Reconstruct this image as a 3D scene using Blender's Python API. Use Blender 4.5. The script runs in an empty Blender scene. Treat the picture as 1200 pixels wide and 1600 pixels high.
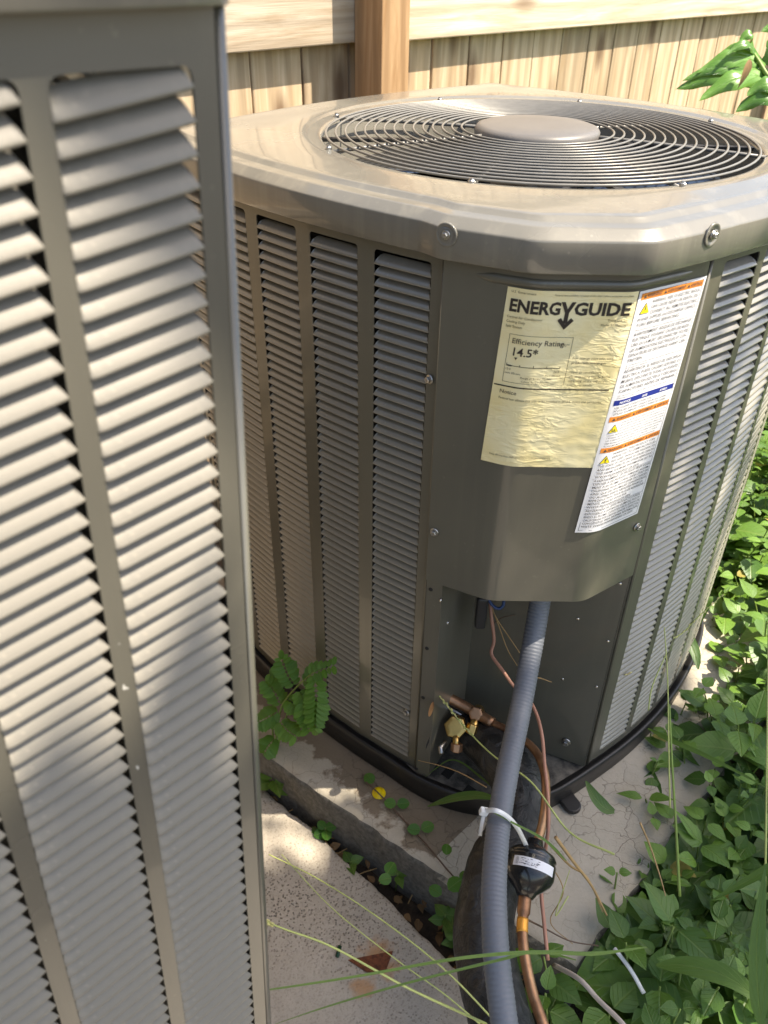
import bpy, bmesh, math, random
import numpy as np
from mathutils import Vector, Matrix, noise as mnoise
random.seed(7)
PI = math.pi
R2 = math.sqrt(2)
sc = bpy.context.scene
COL = sc.collection

# ------------------------------------------------------------------ camera
CAM = Vector((-0.18454, -0.71546, 0.99502))
YAW, PITCH, ROLL, FPX = 0.007991, 0.613779, 0.017281, 1264.866
_F = Vector((math.sin(YAW) * math.cos(PITCH), math.cos(YAW) * math.cos(PITCH), -math.sin(PITCH)))
_r = Vector((math.cos(YAW), -math.sin(YAW), 0)); _u = _r.cross(_F)
_R = _r * math.cos(ROLL) + _u * math.sin(ROLL)
_U = -_r * math.sin(ROLL) + _u * math.cos(ROLL)
cam_d = bpy.data.cameras.new('camera'); cam = bpy.data.objects.new('camera', cam_d); COL.objects.link(cam)
cam.matrix_world = Matrix(((_R.x, _U.x, -_F.x, CAM.x), (_R.y, _U.y, -_F.y, CAM.y), (_R.z, _U.z, -_F.z, CAM.z), (0, 0, 0, 1)))
cam_d.sensor_fit = 'VERTICAL'; cam_d.sensor_height = 32.0; cam_d.lens = 32.0 * FPX / 1600.0
cam_d.clip_start = 0.02; cam_d.clip_end = 500
cam_d.dof.use_dof = True; cam_d.dof.focus_distance = 0.98; cam_d.dof.aperture_fstop = 9.0
sc.camera = cam

# ------------------------------------------------------------------ sky, sun, exposure
SUN_DIR = Vector((0.54, -0.08, 0.84)).normalized()          # towards the sun
SUN_EL = math.asin(SUN_DIR.z); SUN_AZ = math.atan2(SUN_DIR.x, SUN_DIR.y)
w = bpy.data.worlds.new('World'); sc.world = w; w.use_nodes = True
wn = w.node_tree.nodes; wn.clear()
sky = wn.new('ShaderNodeTexSky'); sky.sky_type = 'NISHITA'; sky.sun_disc = False
sky.sun_elevation = SUN_EL; sky.sun_rotation = SUN_AZ; sky.air_density = 1.0; sky.dust_density = 1.8; sky.ozone_density = 1.0
bg = wn.new('ShaderNodeBackground'); bg.inputs['Strength'].default_value = 0.13
wo = wn.new('ShaderNodeOutputWorld')
w.node_tree.links.new(sky.outputs[0], bg.inputs['Color']); w.node_tree.links.new(bg.outputs[0], wo.inputs['Surface'])
sl = bpy.data.lights.new('sun', 'SUN'); sl.energy = 4.7; sl.angle = math.radians(0.55); sl.color = (1.0, 0.94, 0.84)
so = bpy.data.objects.new('sun', sl); COL.objects.link(so); so.location = (3, -1, 6)
so.rotation_euler = (-SUN_DIR).to_track_quat('-Z', 'Y').to_euler()
sc.render.engine = 'CYCLES'
sc.cycles.use_denoising = True
sc.cycles.max_bounces = 10; sc.cycles.caustics_reflective = False; sc.cycles.caustics_refractive = False
sc.view_settings.view_transform = 'Standard'; sc.view_settings.look = 'None'
sc.view_settings.exposure = 1.32; sc.view_settings.gamma = 1.0; sc.view_settings.use_white_balance = True; sc.view_settings.white_balance_temperature = 7100; sc.view_settings.white_balance_tint = 10; sc.view_settings.use_curve_mapping = False

# ------------------------------------------------------------------ helpers
def ray(px, py): return _F + _R * ((px - 600) / FPX) + _U * ((800 - py) / FPX)
def at_z(px, py, z):
    d = ray(px, py); return CAM + d * ((z - CAM.z) / d.z)
def at_d(px, py, dep): return CAM + ray(px, py) * dep
def UV(u, v, z=0.0): return Vector(((u - v) / R2, (u + v) / R2, z))
def uv_of(p): return ((p[0] + p[1]) / R2, (p[1] - p[0]) / R2)
def lerp(a, b, t): return a + (b - a) * t
def rnd(a, b): return random.uniform(a, b)

def mesh(name, vs, fs, smooth=True):
    me = bpy.data.meshes.new(name); me.from_pydata([tuple(v) for v in vs], [], fs); me.update()
    if smooth: me.polygons.foreach_set('use_smooth', [True] * len(me.polygons))
    return me
def fix_normals(me):
    bm = bmesh.new(); bm.from_mesh(me); bmesh.ops.recalc_face_normals(bm, faces=bm.faces); bm.to_mesh(me); bm.free()
def obj(name, me, mat=None, parent=None):
    o = bpy.data.objects.new(name, me); COL.objects.link(o)
    if mat is not None and me is not None and len(me.materials) == 0: me.materials.append(mat)
    if parent is not None: o.parent = parent
    return o
def tag(o, label=None, cat=None, group=None, kind=None):
    if label: o['label'] = label
    if cat: o['category'] = cat
    if group: o['group'] = group
    if kind: o['kind'] = kind
    return o
def thing(name, label, cat, loc=(0, 0, 0), group=None):
    o = bpy.data.objects.new(name, None); COL.objects.link(o); o.location = loc; o.empty_display_size = 0.05
    return tag(o, label, cat, group)

def bevel_mod(o, w=0.001, seg=2, ang=35):
    m = o.modifiers.new('bevel', 'BEVEL'); m.width = w; m.segments = seg; m.limit_method = 'ANGLE'; m.angle_limit = math.radians(ang)
def split_edges(o, ang=32):
    m = o.modifiers.new('split', 'EDGE_SPLIT'); m.split_angle = math.radians(ang)
def solidify(o, t, off=-1):
    m = o.modifiers.new('solid', 'SOLIDIFY'); m.thickness = t; m.offset = off

class MB:
    """collects simple shapes into one mesh"""
    def __init__(s): s.v = []; s.f = []
    def add(s, vs, fs):
        b = len(s.v); s.v += [Vector(v) for v in vs]; s.f += [tuple(i + b for i in f) for f in fs]; return s
    def box(s, c, size, M=None):
        x, y, z = [k / 2 for k in size]
        vs = [Vector((sx * x, sy * y, sz * z)) for sx in (-1, 1) for sy in (-1, 1) for sz in (-1, 1)]
        if M is not None: vs = [M @ v for v in vs]
        c = Vector(c)
        return s.add([v + c for v in vs], [(0, 1, 3, 2), (4, 6, 7, 5), (0, 4, 5, 1), (2, 3, 7, 6), (0, 2, 6, 4), (1, 5, 7, 3)])
    def tube(s, pts, rad, n=12, caps=True, closed=False):
        pts = [Vector(p) for p in pts]; m = len(pts)
        rf = rad if callable(rad) else (lambda i, t: rad)
        ref = None; rings = []
        for i, p in enumerate(pts):
            if closed: t = (pts[(i + 1) % m] - pts[i - 1]).normalized()
            else: t = (pts[min(i + 1, m - 1)] - pts[max(i - 1, 0)]).normalized()
            if ref is None: ref = Vector((0, 0, 1)) if abs(t.z) < 0.9 else Vector((1, 0, 0))
            a = (ref - t * ref.dot(t))
            if a.length < 1e-6: a = t.orthogonal()
            a.normalize(); b = t.cross(a); ref = a
            r = rf(i, i / max(1, m - 1))
            rings.append([p + (a * math.cos(2 * PI * k / n) + b * math.sin(2 * PI * k / n)) * (r(2 * PI * k / n) if callable(r) else r) for k in range(n)])
        vs = [v for rg in rings for v in rg]; fs = []
        for i in range(m if closed else m - 1):
            j = (i + 1) % m
            for k in range(n):
                k2 = (k + 1) % n; fs.append((i * n + k, i * n + k2, j * n + k2, j * n + k))
        if caps and not closed:
            fs.append(tuple(range(n - 1, -1, -1))); fs.append(tuple((m - 1) * n + k for k in range(n)))
        return s.add(vs, fs)
    def lathe(s, prof, origin, axis, n=24, hexa=False):
        """prof: list of (radius, height along axis)"""
        axis = Vector(axis).normalized(); a = axis.orthogonal().normalized(); b = axis.cross(a); o = Vector(origin)
        vs = []; fs = []
        for (r, h) in prof:
            for k in range(n):
                t = 2 * PI * k / n; vs.append(o + axis * h + (a * math.cos(t) + b * math.sin(t)) * r)
        for i in range(len(prof) - 1):
            for k in range(n):
                k2 = (k + 1) % n; fs.append((i * n + k, i * n + k2, (i + 1) * n + k2, (i + 1) * n + k))
        fs.append(tuple(range(n - 1, -1, -1))); fs.append(tuple((len(prof) - 1) * n + k for k in range(n)))
        return s.add(vs, fs)
    def build(s, name, mat, parent=None, smooth=True):
        return obj(name, mesh(name, s.v, s.f, smooth), mat, parent)

def catmull(pts, n=8):
    P = [Vector(p) for p in pts]; P = [P[0] * 2 - P[1]] + P + [P[-1] * 2 - P[-2]]; out = []
    for i in range(1, len(P) - 2):
        a, b, c, d = P[i - 1:i + 3]
        for k in range(n):
            t = k / n
            out.append(0.5 * ((2 * b) + (c - a) * t + (2 * a - 5 * b + 4 * c - d) * t * t + (3 * b - a - 3 * c + d) * t ** 3))
    out.append(P[-2]); return out
def resample(pts, step):
    out = [pts[0].copy()]; acc = 0
    for a, b in zip(pts, pts[1:]):
        L = (b - a).length
        if L < 1e-9: continue
        t = step - acc
        while t <= L: out.append(a.lerp(b, t / L)); t += step
        acc = (acc + L) % step
    out.append(pts[-1].copy()); return out

# ------------------------------------------------------------------ materials
class NT:
    def __init__(s, name):
        s.m = bpy.data.materials.new(name); s.m.use_nodes = True; s.t = s.m.node_tree; s.t.nodes.clear()
        s.out = s.n('OutputMaterial'); s.p = s.n('BsdfPrincipled'); s.l(s.p.outputs[0], s.out.inputs[0])
    def n(s, k, **kw):
        nd = s.t.nodes.new('ShaderNode' + k)
        for a, b in kw.items():
            if hasattr(nd, a): setattr(nd, a, b)
            else: nd.inputs[a].default_value = b
        return nd
    def l(s, a, b): s.t.links.new(a, b)
    def coords(s, scale=(1, 1, 1), kind='Object', rot=(0, 0, 0)):
        tc = s.n('TexCoord'); mp = s.n('Mapping'); mp.inputs['Scale'].default_value = scale; mp.inputs['Rotation'].default_value = rot
        s.l(tc.outputs[kind], mp.inputs['Vector']); return mp.outputs[0]
    def noise(s, vec, scale, detail=4, rough=0.55, dist=0.0):
        nd = s.n('TexNoise'); nd.inputs['Scale'].default_value = scale; nd.inputs['Detail'].default_value = detail
        nd.inputs['Roughness'].default_value = rough; nd.inputs['Distortion'].default_value = dist
        if vec is not None: s.l(vec, nd.inputs['Vector'])
        return nd
    def ramp(s, fac, stops):
        r = s.n('ValToRGB'); e = r.color_ramp.elements
        while len(e) < len(stops): e.new(0.5)
        for k, (p, c) in enumerate(stops): e[k].position = p; e[k].color = c if len(c) == 4 else (*c, 1)
        s.l(fac, r.inputs[0]); return r.outputs[0]
    def mix(s, fac, a, b, mode='MIX'):
        m = s.n('Mix', data_type='RGBA', blend_type=mode)
        for sock, val in ((m.inputs[0], fac), (m.inputs[6], a), (m.inputs[7], b)):
            if hasattr(val, 'is_linked'): s.l(val, sock)
            else: sock.default_value = val if not isinstance(val, tuple) else (*val, 1)[:4]
        return m.outputs[2]
    def math(s, op, a, b=None, c=None, clamp=False):
        m = s.n('Math', operation=op, use_clamp=clamp)
        for i, v in enumerate((a, b, c)):
            if v is None: continue
            if hasattr(v, 'is_linked'): s.l(v, m.inputs[i])
            else: m.inputs[i].default_value = v
        return m.outputs[0]
    def bump(s, h, dist, strength=1.0, prev=None):
        b = s.n('Bump'); b.inputs['Distance'].default_value = dist; b.inputs['Strength'].default_value = strength
        s.l(h, b.inputs['Height'])
        if prev is not None: s.l(prev, b.inputs['Normal'])
        s.l(b.outputs[0], s.p.inputs['Normal']); return b.outputs[0]
    def set(s, **kw):
        for k, v in kw.items():
            k = {'col': 'Base Color', 'rough': 'Roughness', 'metal': 'Metallic', 'coat': 'Coat Weight', 'coat_rough': 'Coat Roughness', 'spec': 'Specular IOR Level', 'sss': 'Subsurface Weight', 'trans': 'Transmission Weight'}[k]
            if hasattr(v, 'is_linked'): s.l(v, s.p.inputs[k])
            elif isinstance(v, tuple): s.p.inputs[k].default_value = (*v, 1)[:4]
            else: s.p.inputs[k].default_value = v
        return s
M = {}
def paint(name, col, rough=0.3, dust=0.35, coat=0.25, scuff=0.0):
    t = NT(name); v = t.coords()
    n1 = t.noise(v, 5, 5); n2 = t.noise(v, 90, 3); n3 = t.noise(v, 700, 2)
    dcol = (min(1, col[0] * 1.45 + .02), min(1, col[1] * 1.42 + .018), min(1, col[2] * 1.36 + .014))
    f = t.math('MULTIPLY', t.ramp(n1.outputs[0], [(0.42, (0, 0, 0)), (0.72, (1, 1, 1))]), dust)
    c = t.mix(f, col, dcol)
    n6 = t.noise(t.coords((60, 60, 2.2)), 1.0, 4)
    c = t.mix(t.math('MULTIPLY', t.ramp(n6.outputs[0], [(0.52, (0, 0, 0)), (0.75, (1, 1, 1))]), dust * .9), c, dcol)
    sp = t.ramp(n2.outputs[0], [(0.70, (0, 0, 0)), (0.76, (1, 1, 1))])
    c = t.mix(t.math('MULTIPLY', sp, 0.35), c, dcol)
    vs_ = t.n('TexVoronoi', feature='F1'); vs_.inputs['Scale'].default_value = 85; t.l(v, vs_.inputs['Vector'])
    ws = t.math('MULTIPLY', t.ramp(vs_.outputs['Distance'], [(0.06, (1, 1, 1)), (0.13, (0, 0, 0))]), t.ramp(n1.outputs[0], [(0.45, (0, 0, 0)), (0.6, (1, 1, 1))]))
    c = t.mix(t.math('MULTIPLY', ws, dust * .6), c, tuple(min(1, k * 1.9) for k in dcol))
    if scuff:
        n4 = t.noise(t.coords((1, 1, .55)), 150, 2); n5 = t.noise(v, 11, 3)
        sm_ = t.math('MULTIPLY', t.ramp(n4.outputs[0], [(0.715, (0, 0, 0)), (0.74, (1, 1, 1))]), t.ramp(n5.outputs[0], [(0.52, (0, 0, 0)), (0.64, (1, 1, 1))]))
        c = t.mix(t.math('MULTIPLY', sm_, scuff), c, (0.62, 0.60, 0.55))
    r = t.math('MULTIPLY_ADD', n1.outputs[0], 0.25, rough - 0.1)
    t.set(col=c, rough=r, coat=coat, coat_rough=0.06)
    t.bump(n3.outputs[0], 0.00025, 0.25)
    M[name] = t.m; return t
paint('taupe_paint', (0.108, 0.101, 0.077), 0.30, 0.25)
paint('cap_paint_lit', (0.165, 0.155, 0.130), 0.24, 0.50, 0.6)  # panel taupe, lightened to stand in for sun and reflections on the cap
paint('slat_paint_lit', (0.215, 0.200, 0.168), 0.24, 0.30, 0.6)  # panel taupe lightened, brightness of reflected sky put into the slat colour
paint('near_slat_paint_lit', (0.190, 0.175, 0.146), 0.50, 0.5, 0.0)  # near unit's taupe, lightened for slats that catch the sun
paint('near_paint_shaded', (0.092, 0.087, 0.070), 0.28, 0.3, 0.4, 0.9)  # near unit's scuffed taupe, darkened for bars out of the sun
def simple(name, col, rough=0.5, metal=0.0, nscale=None, namp=0.25, bump=0, **kw):
    t = NT(name); v = t.coords()
    if nscale:
        n = t.noise(v, nscale, 5)
        c = t.mix(n.outputs[0], tuple(k * (1 - namp) for k in col), tuple(min(1, k * (1 + namp)) for k in col))
        t.set(col=c)
        if bump: t.bump(n.outputs[0], bump, 0.6)
    else: t.set(col=col)
    t.set(rough=rough, metal=metal, **kw); M[name] = t.m; return t
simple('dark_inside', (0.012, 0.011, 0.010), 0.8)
simple('base_black', (0.018, 0.017, 0.016), 0.42, 0, 30, 0.4, 0.0006)
simple('grille_wire', (0.19, 0.18, 0.16), 0.35, 0.2, 60, 0.3)
simple('hub_plastic', (0.135, 0.125, 0.115), 0.42, 0, 25, 0.2)
simple('fan_blade', (0.045, 0.065, 0.10), 0.22, 0.55)  # grey-black blades, blue of the reflected sky put into the colour
simple('zinc', (0.40, 0.39, 0.37), 0.36, 1.0, 200, 0.25)
simple('chrome', (0.75, 0.74, 0.72), 0.18, 1.0)
simple('brass', (0.62, 0.40, 0.13), 0.30, 1.0, 90, 0.35)
simple('cable_skin', (0.42, 0.20, 0.13), 0.5, 0, 40, 0.2)
simple('white_nylon', (0.78, 0.77, 0.74), 0.4)
simple('drier_black', (0.012, 0.012, 0.013), 0.22, 0, 80, 0.4, 0.0002, coat=0.4)
simple('blue_wire', (0.03, 0.06, 0.16), 0.4)
simple('yellow_plastic', (0.85, 0.62, 0.01), 0.4)
simple('black_print', (0.03, 0.022, 0.016), 0.6)
simple('grey_print', (0.10, 0.085, 0.06), 0.6)
simple('ink', (0.055, 0.052, 0.055), 0.6)
simple('orange_print', (0.72, 0.24, 0.035), 0.5)
simple('blue_print', (0.012, 0.025, 0.22), 0.5)
simple('yellow_print', (0.90, 0.72, 0.02), 0.5)
simple('white_print', (0.85, 0.85, 0.85), 0.5)
simple('dry_stem', (0.38, 0.24, 0.10), 0.7, 0, 60, 0.4)
simple('brown_stem', (0.11, 0.065, 0.04), 0.6, 0, 60, 0.3)
simple('green_stem', (0.18, 0.26, 0.05), 0.5, 0, 60, 0.3)
simple('pale_stalk', (0.42, 0.46, 0.14), 0.5, 0, 80, 0.3)
simple('seed', (0.55, 0.50, 0.20), 0.6, 0, 80, 0.4)
simple('trunk_bark', (0.10, 0.075, 0.05), 0.85, 0, 14, 0.5, 0.01)
simple('pipe_black', (0.02, 0.02, 0.022), 0.45)
simple('pale_root', (0.5, 0.42, 0.34), 0.6, 0, 50, 0.2)

# copper with oxidised patches
t = NT('copper'); v = t.coords(); n = t.noise(v, 35, 6); n2 = t.noise(v, 12, 4)
c = t.mix(t.ramp(n.outputs[0], [(0.4, (0, 0, 0)), (0.65, (1, 1, 1))]), (0.42, 0.235, 0.13), (0.20, 0.10, 0.055))
c = t.mix(t.ramp(n2.outputs[0], [(0.55, (0, 0, 0)), (0.75, (1, 1, 1))]), c, (0.50, 0.33, 0.19))
t.set(col=c, metal=0.8, rough=t.math('MULTIPLY_ADD', n.outputs[0], 0.3, 0.30)); M['copper'] = t.m
# solder joint
simple('braze', (0.80, 0.36, 0.06), 0.45, 0.6, 60, 0.3)
# rust
t = NT('rust'); v = t.coords(); n = t.noise(v, 160, 6, 0.7)
t.set(col=t.ramp(n.outputs[0], [(0.3, (0.05, 0.018, 0.010)), (0.6, (0.20, 0.060, 0.022)), (0.8, (0.42, 0.15, 0.05))]), rough=0.85); t.bump(n.outputs[0], 0.002, 0.8); M['rust'] = t.m
# conduit
t = NT('conduit_grey'); v = t.coords(); n = t.noise(v, 18, 5); n2 = t.noise(v, 300, 2)
c = t.mix(n.outputs[0], (0.105, 0.113, 0.130), (0.155, 0.165, 0.185))
t.set(col=c, rough=t.math('MULTIPLY_ADD', n.outputs[0], 0.25, 0.38)); M['conduit_grey'] = t.m
# black foam insulation wrapped with tape
t = NT('insulation_black'); v = t.coords(); n = t.noise(v, 45, 6, 0.65, 0.8); n2 = t.noise(v, 9, 3)
t.set(col=t.ramp(n.outputs[0], [(0.45, (0.010, 0.010, 0.010)), (0.72, (0.045, 0.043, 0.040)), (0.85, (0.12, 0.115, 0.105))]), rough=t.ramp(n2.outputs[0], [(0.4, (0.28, 0.28, 0.28)), (0.65, (0.65, 0.65, 0.65))]))
t.bump(n.outputs[0], 0.006, 0.9); M['insulation_black'] = t.m
# coil fins behind louvres
t = NT('coil_fins'); v = t.coords(); wv = t.n('TexWave', wave_type='BANDS', bands_direction='DIAGONAL'); t.l(v, wv.inputs['Vector']); wv.inputs['Scale'].default_value = 120
t.set(col=t.mix(wv.outputs['Fac'], (0.006, 0.006, 0.006), (0.03, 0.028, 0.025)), rough=0.7); M['coil_fins'] = t.m
# dusty pan floor
t = NT('dusty_black'); v = t.coords(); n = t.noise(v, 40, 6, 0.65); n2 = t.noise(v, 300, 3)
c = t.mix(t.ramp(n.outputs[0], [(0.38, (0, 0, 0)), (0.62, (1, 1, 1))]), (0.030, 0.028, 0.025), (0.16, 0.145, 0.12))
t.set(col=c, rough=0.85); t.bump(n2.outputs[0], 0.0008, 0.6); M['dusty_black'] = t.m

# wood, grain along local axis
def wood(name, axis, base):
    t = NT(name)
    sc_ = [26.0, 26.0, 26.0]; sc_[axis] = 2.2
    tc = t.n('TexCoord'); oi = t.n('ObjectInfo'); add = t.n('VectorMath', operation='ADD')
    cmb = t.n('CombineXYZ'); rr = t.math('MULTIPLY', oi.outputs['Random'], 37.0)
    for k in range(3): t.l(rr, cmb.inputs[k])
    t.l(tc.outputs['Object'], add.inputs[0]); t.l(cmb.outputs[0], add.inputs[1])
    mp = t.n('Mapping'); mp.inputs['Scale'].default_value = sc_; t.l(add.outputs[0], mp.inputs['Vector'])
    g = t.noise(mp.outputs[0], 1.0, 6, 0.6, 1.6)
    sc2 = [9.0, 9.0, 9.0]; sc2[axis] = 0.9
    mp2 = t.n('Mapping'); mp2.inputs['Scale'].default_value = sc2; t.l(add.outputs[0], mp2.inputs['Vector'])
    wv = t.n('TexWave', wave_type='RINGS', rings_direction='XYZ'[axis]); wv.inputs['Scale'].default_value = 1.0; wv.inputs['Distortion'].default_value = 5.0
    wv.inputs['Detail'].default_value = 3; wv.inputs['Detail Scale'].default_value = 1.4; t.l(mp2.outputs[0], wv.inputs['Vector'])
    fine = [340.0, 340.0, 340.0]; fine[axis] = 9.0
    mp3 = t.n('Mapping'); mp3.inputs['Scale'].default_value = fine; t.l(add.outputs[0], mp3.inputs['Vector']); f3 = t.noise(mp3.outputs[0], 1.0, 3)
    kn = t.n('TexVoronoi', feature='F1'); ks = [7.5, 7.5, 7.5]; ks[axis] = 2.6
    mp4 = t.n('Mapping'); mp4.inputs['Scale'].default_value = ks; t.l(add.outputs[0], mp4.inputs['Vector']); t.l(mp4.outputs[0], kn.inputs['Vector']); kn.inputs['Scale'].default_value = 1.0
    knot = t.ramp(kn.outputs['Distance'], [(0.10, (1, 1, 1)), (0.22, (0, 0, 0))])
    lo = tuple(k * 0.78 for k in base); lo = (lo[0], lo[1] * 0.90, lo[2] * 0.78); hi = tuple(min(1, k * 1.12) for k in base)
    c = t.mix(t.ramp(g.outputs[0], [(0.35, (0, 0, 0)), (0.65, (1, 1, 1))]), hi, lo)
    c = t.mix(t.math('MULTIPLY', t.ramp(wv.outputs['Fac'], [(0.62, (0, 0, 0)), (0.95, (1, 1, 1))]), 0.45), c, tuple(k * 0.62 for k in lo))
    c = t.mix(t.math('MULTIPLY', f3.outputs[0], 0.25), c, tuple(k * 0.6 for k in lo))
    c = t.mix(t.math('MULTIPLY', knot, 0.8), c, (0.11, 0.055, 0.025))
    hv = t.n('HueSaturation'); t.l(c, hv.inputs['Color']); t.l(t.math('MULTIPLY_ADD', oi.outputs['Random'], 0.36, 0.80), hv.inputs['Value'])
    t.set(col=hv.outputs[0], rough=0.75, spec=0.3)
    t.bump(f3.outputs[0], 0.0012, 0.5, t.bump(g.outputs[0], 0.002, 0.4)); M[name] = t.m
wood('picket_wood', 2, (0.55, 0.435, 0.30)); wood('post_wood', 2, (0.43, 0.275, 0.150)); wood('rail_wood', 0, (0.60, 0.51, 0.40))

# pale rendered concrete of the pad, crazed with fine cracks
t = NT('pad_concrete'); v = t.coords()
wn_ = t.noise(v, 14, 4); wv = t.n('VectorMath', operation='MULTIPLY_ADD'); t.l(wn_.outputs['Color'], wv.inputs[0]); wv.inputs[1].default_value = (0.075,) * 3; t.l(v, wv.inputs[2])
def cracks(scale, width):
    vo = t.n('TexVoronoi', feature='DISTANCE_TO_EDGE'); vo.inputs['Scale'].default_value = scale; t.l(wv.outputs[0], vo.inputs['Vector'])
    return t.ramp(vo.outputs['Distance'], [(0.0, (1, 1, 1)), (width, (0, 0, 0))])
cr = t.math('MAXIMUM', cracks(30, 0.022), t.math('MULTIPLY', cracks(64, 0.02), 0.35))
sep = t.n('SeparateXYZ'); t.l(v, sep.inputs[0])
U_ = t.math('MULTIPLY', t.math('ADD', sep.outputs[0], sep.outputs[1]), 1 / R2)
V_ = t.math('MULTIPLY', t.math('SUBTRACT', sep.outputs[1], sep.outputs[0]), 1 / R2)
big = t.noise(v, 7, 5); mid = t.noise(v, 30, 5); fin = t.noise(v, 260, 4)
crm = t.math('MULTIPLY', cr, t.ramp(big.outputs[0], [(0.40, (0.08, 0.08, 0.08)), (0.60, (1, 1, 1))]))
c = t.mix(mid.outputs[0], (0.44, 0.39, 0.305), (0.60, 0.545, 0.44))
c = t.mix(t.math('MULTIPLY', t.ramp(big.outputs[0], [(0.4, (0, 0, 0)), (0.7, (1, 1, 1))]), 0.45), c, (0.36, 0.30, 0.215))
c = t.mix(t.math('MULTIPLY', fin.outputs[0], 0.3), c, (0.28, 0.25, 0.21))
# brown water stain that runs along the foot of the unit
st = t.math('ADD', U_, t.math('MULTIPLY', t.math('SUBTRACT', mid.outputs[0], 0.5), 0.13))
stain = t.math('MULTIPLY', t.ramp(st, [(0.0, (0, 0, 0)), (0.001, (0, 0, 0))]), 1.0)
mr = t.n('MapRange'); t.l(st, mr.inputs[0]); mr.inputs[1].default_value = -0.136; mr.inputs[2].default_value = -0.126
stain = t.math('MULTIPLY', mr.outputs[0], t.math('GREATER_THAN', V_, 0.02))
c = t.mix(t.math('MULTIPLY', stain, 0.75), c, (0.14, 0.098, 0.058))
c = t.mix(t.math('MULTIPLY', crm, 0.75), c, (0.10, 0.082, 0.06))
# grey render on the sides, grime and gap shade painted into the colour
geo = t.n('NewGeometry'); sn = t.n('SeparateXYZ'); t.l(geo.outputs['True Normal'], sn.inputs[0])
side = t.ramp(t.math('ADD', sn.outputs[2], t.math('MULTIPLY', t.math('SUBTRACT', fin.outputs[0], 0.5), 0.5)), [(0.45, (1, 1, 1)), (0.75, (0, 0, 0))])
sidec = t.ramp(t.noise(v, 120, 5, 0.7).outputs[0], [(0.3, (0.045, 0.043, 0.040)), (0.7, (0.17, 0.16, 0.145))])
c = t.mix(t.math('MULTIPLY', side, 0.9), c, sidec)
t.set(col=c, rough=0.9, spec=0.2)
b1 = t.bump(t.math('SUBTRACT', 1.0, crm), 0.0015, 0.6); b2 = t.bump(mid.outputs[0], 0.004, 0.3, b1); t.bump(fin.outputs[0], 0.0012, 0.5, b2); M['pad_concrete'] = t.m

# coarse cast paving with pits and a rust stain
t = NT('paving_concrete'); v = t.coords()
vo = t.n('TexVoronoi', feature='F1'); vo.inputs['Scale'].default_value = 240; t.l(v, vo.inputs['Vector'])
vo2 = t.n('TexVoronoi', feature='F1'); vo2.inputs['Scale'].default_value = 115; t.l(v, vo2.inputs['Vector'])
big = t.noise(v, 6, 5); mid = t.noise(v, 45, 5); fin = t.noise(v, 320, 4, 0.7)
pitm = t.ramp(big.outputs[0], [(0.38, (0.15, 0.15, 0.15)), (0.6, (1, 1, 1))])
pit = t.math('MULTIPLY', t.math('MAXIMUM', t.ramp(vo.outputs['Distance'], [(0.22, (1, 1, 1)), (0.34, (0, 0, 0))]), t.math('MULTIPLY', t.ramp(vo2.outputs['Distance'], [(0.14, (1, 1, 1)), (0.22, (0, 0, 0))]), 0.9)), pitm)
c = t.mix(mid.outputs[0], (0.37, 0.325, 0.265), (0.54, 0.49, 0.415))
c = t.mix(t.math('MULTIPLY', big.outputs[0], 0.5), c, (0.46, 0.385, 0.29))
gr = t.ramp(fin.outputs[0], [(0.35, (1, 1, 1)), (0.5, (0, 0, 0))]); c = t.mix(t.math('MULTIPLY', gr, 0.35), c, (0.22, 0.19, 0.15))
c = t.mix(t.math('MULTIPLY', pit, 0.8), c, (0.10, 0.085, 0.065))
def blob(cx, cy, rx, ry, rot):
    mp = t.n('Mapping'); mp.vector_type = 'TEXTURE'; mp.inputs['Location'].default_value = (cx, cy, -0.12); mp.inputs['Rotation'].default_value = (0, 0, rot); mp.inputs['Scale'].default_value = (rx, ry, 1)
    tc = t.n('TexCoord'); t.l(tc.outputs['Object'], mp.inputs['Vector']); ln = t.n('VectorMath', operation='LENGTH'); t.l(mp.outputs[0], ln.inputs[0])
    return t.ramp(t.math('ADD', ln.outputs['Value'], t.math('MULTIPLY', t.math('SUBTRACT', mid.outputs[0], 0.5), 2.2)), [(0.45, (1, 1, 1)), (1.05, (0, 0, 0))])
rs = t.math('MAXIMUM', blob(-0.178, -0.178, 0.026, 0.030, 0.4), blob(-0.192, -0.208, 0.026, 0.013, 0.5))
c = t.mix(t.math('MULTIPLY', rs, t.math('MULTIPLY_ADD', fin.outputs[0], 0.9, 0.15)), c, (0.50, 0.24, 0.075))
t.set(col=c, rough=0.92, spec=0.2)
b1 = t.bump(t.math('SUBTRACT', 1.0, pit), 0.003, 0.7); b2 = t.bump(mid.outputs[0], 0.003, 0.35, b1); t.bump(fin.outputs[0], 0.0015, 0.5, b2); M['paving_concrete'] = t.m

# soil
t = NT('soil'); v = t.coords(); n = t.noise(v, 40, 8, 0.7); n2 = t.noise(v, 4, 4)
t.set(col=t.ramp(n.outputs[0], [(0.3, (0.022, 0.016, 0.011)), (0.6, (0.075, 0.052, 0.033)), (0.8, (0.15, 0.11, 0.07))]), rough=0.95); t.bump(n.outputs[0], 0.02, 0.8); M['soil'] = t.m

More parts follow.
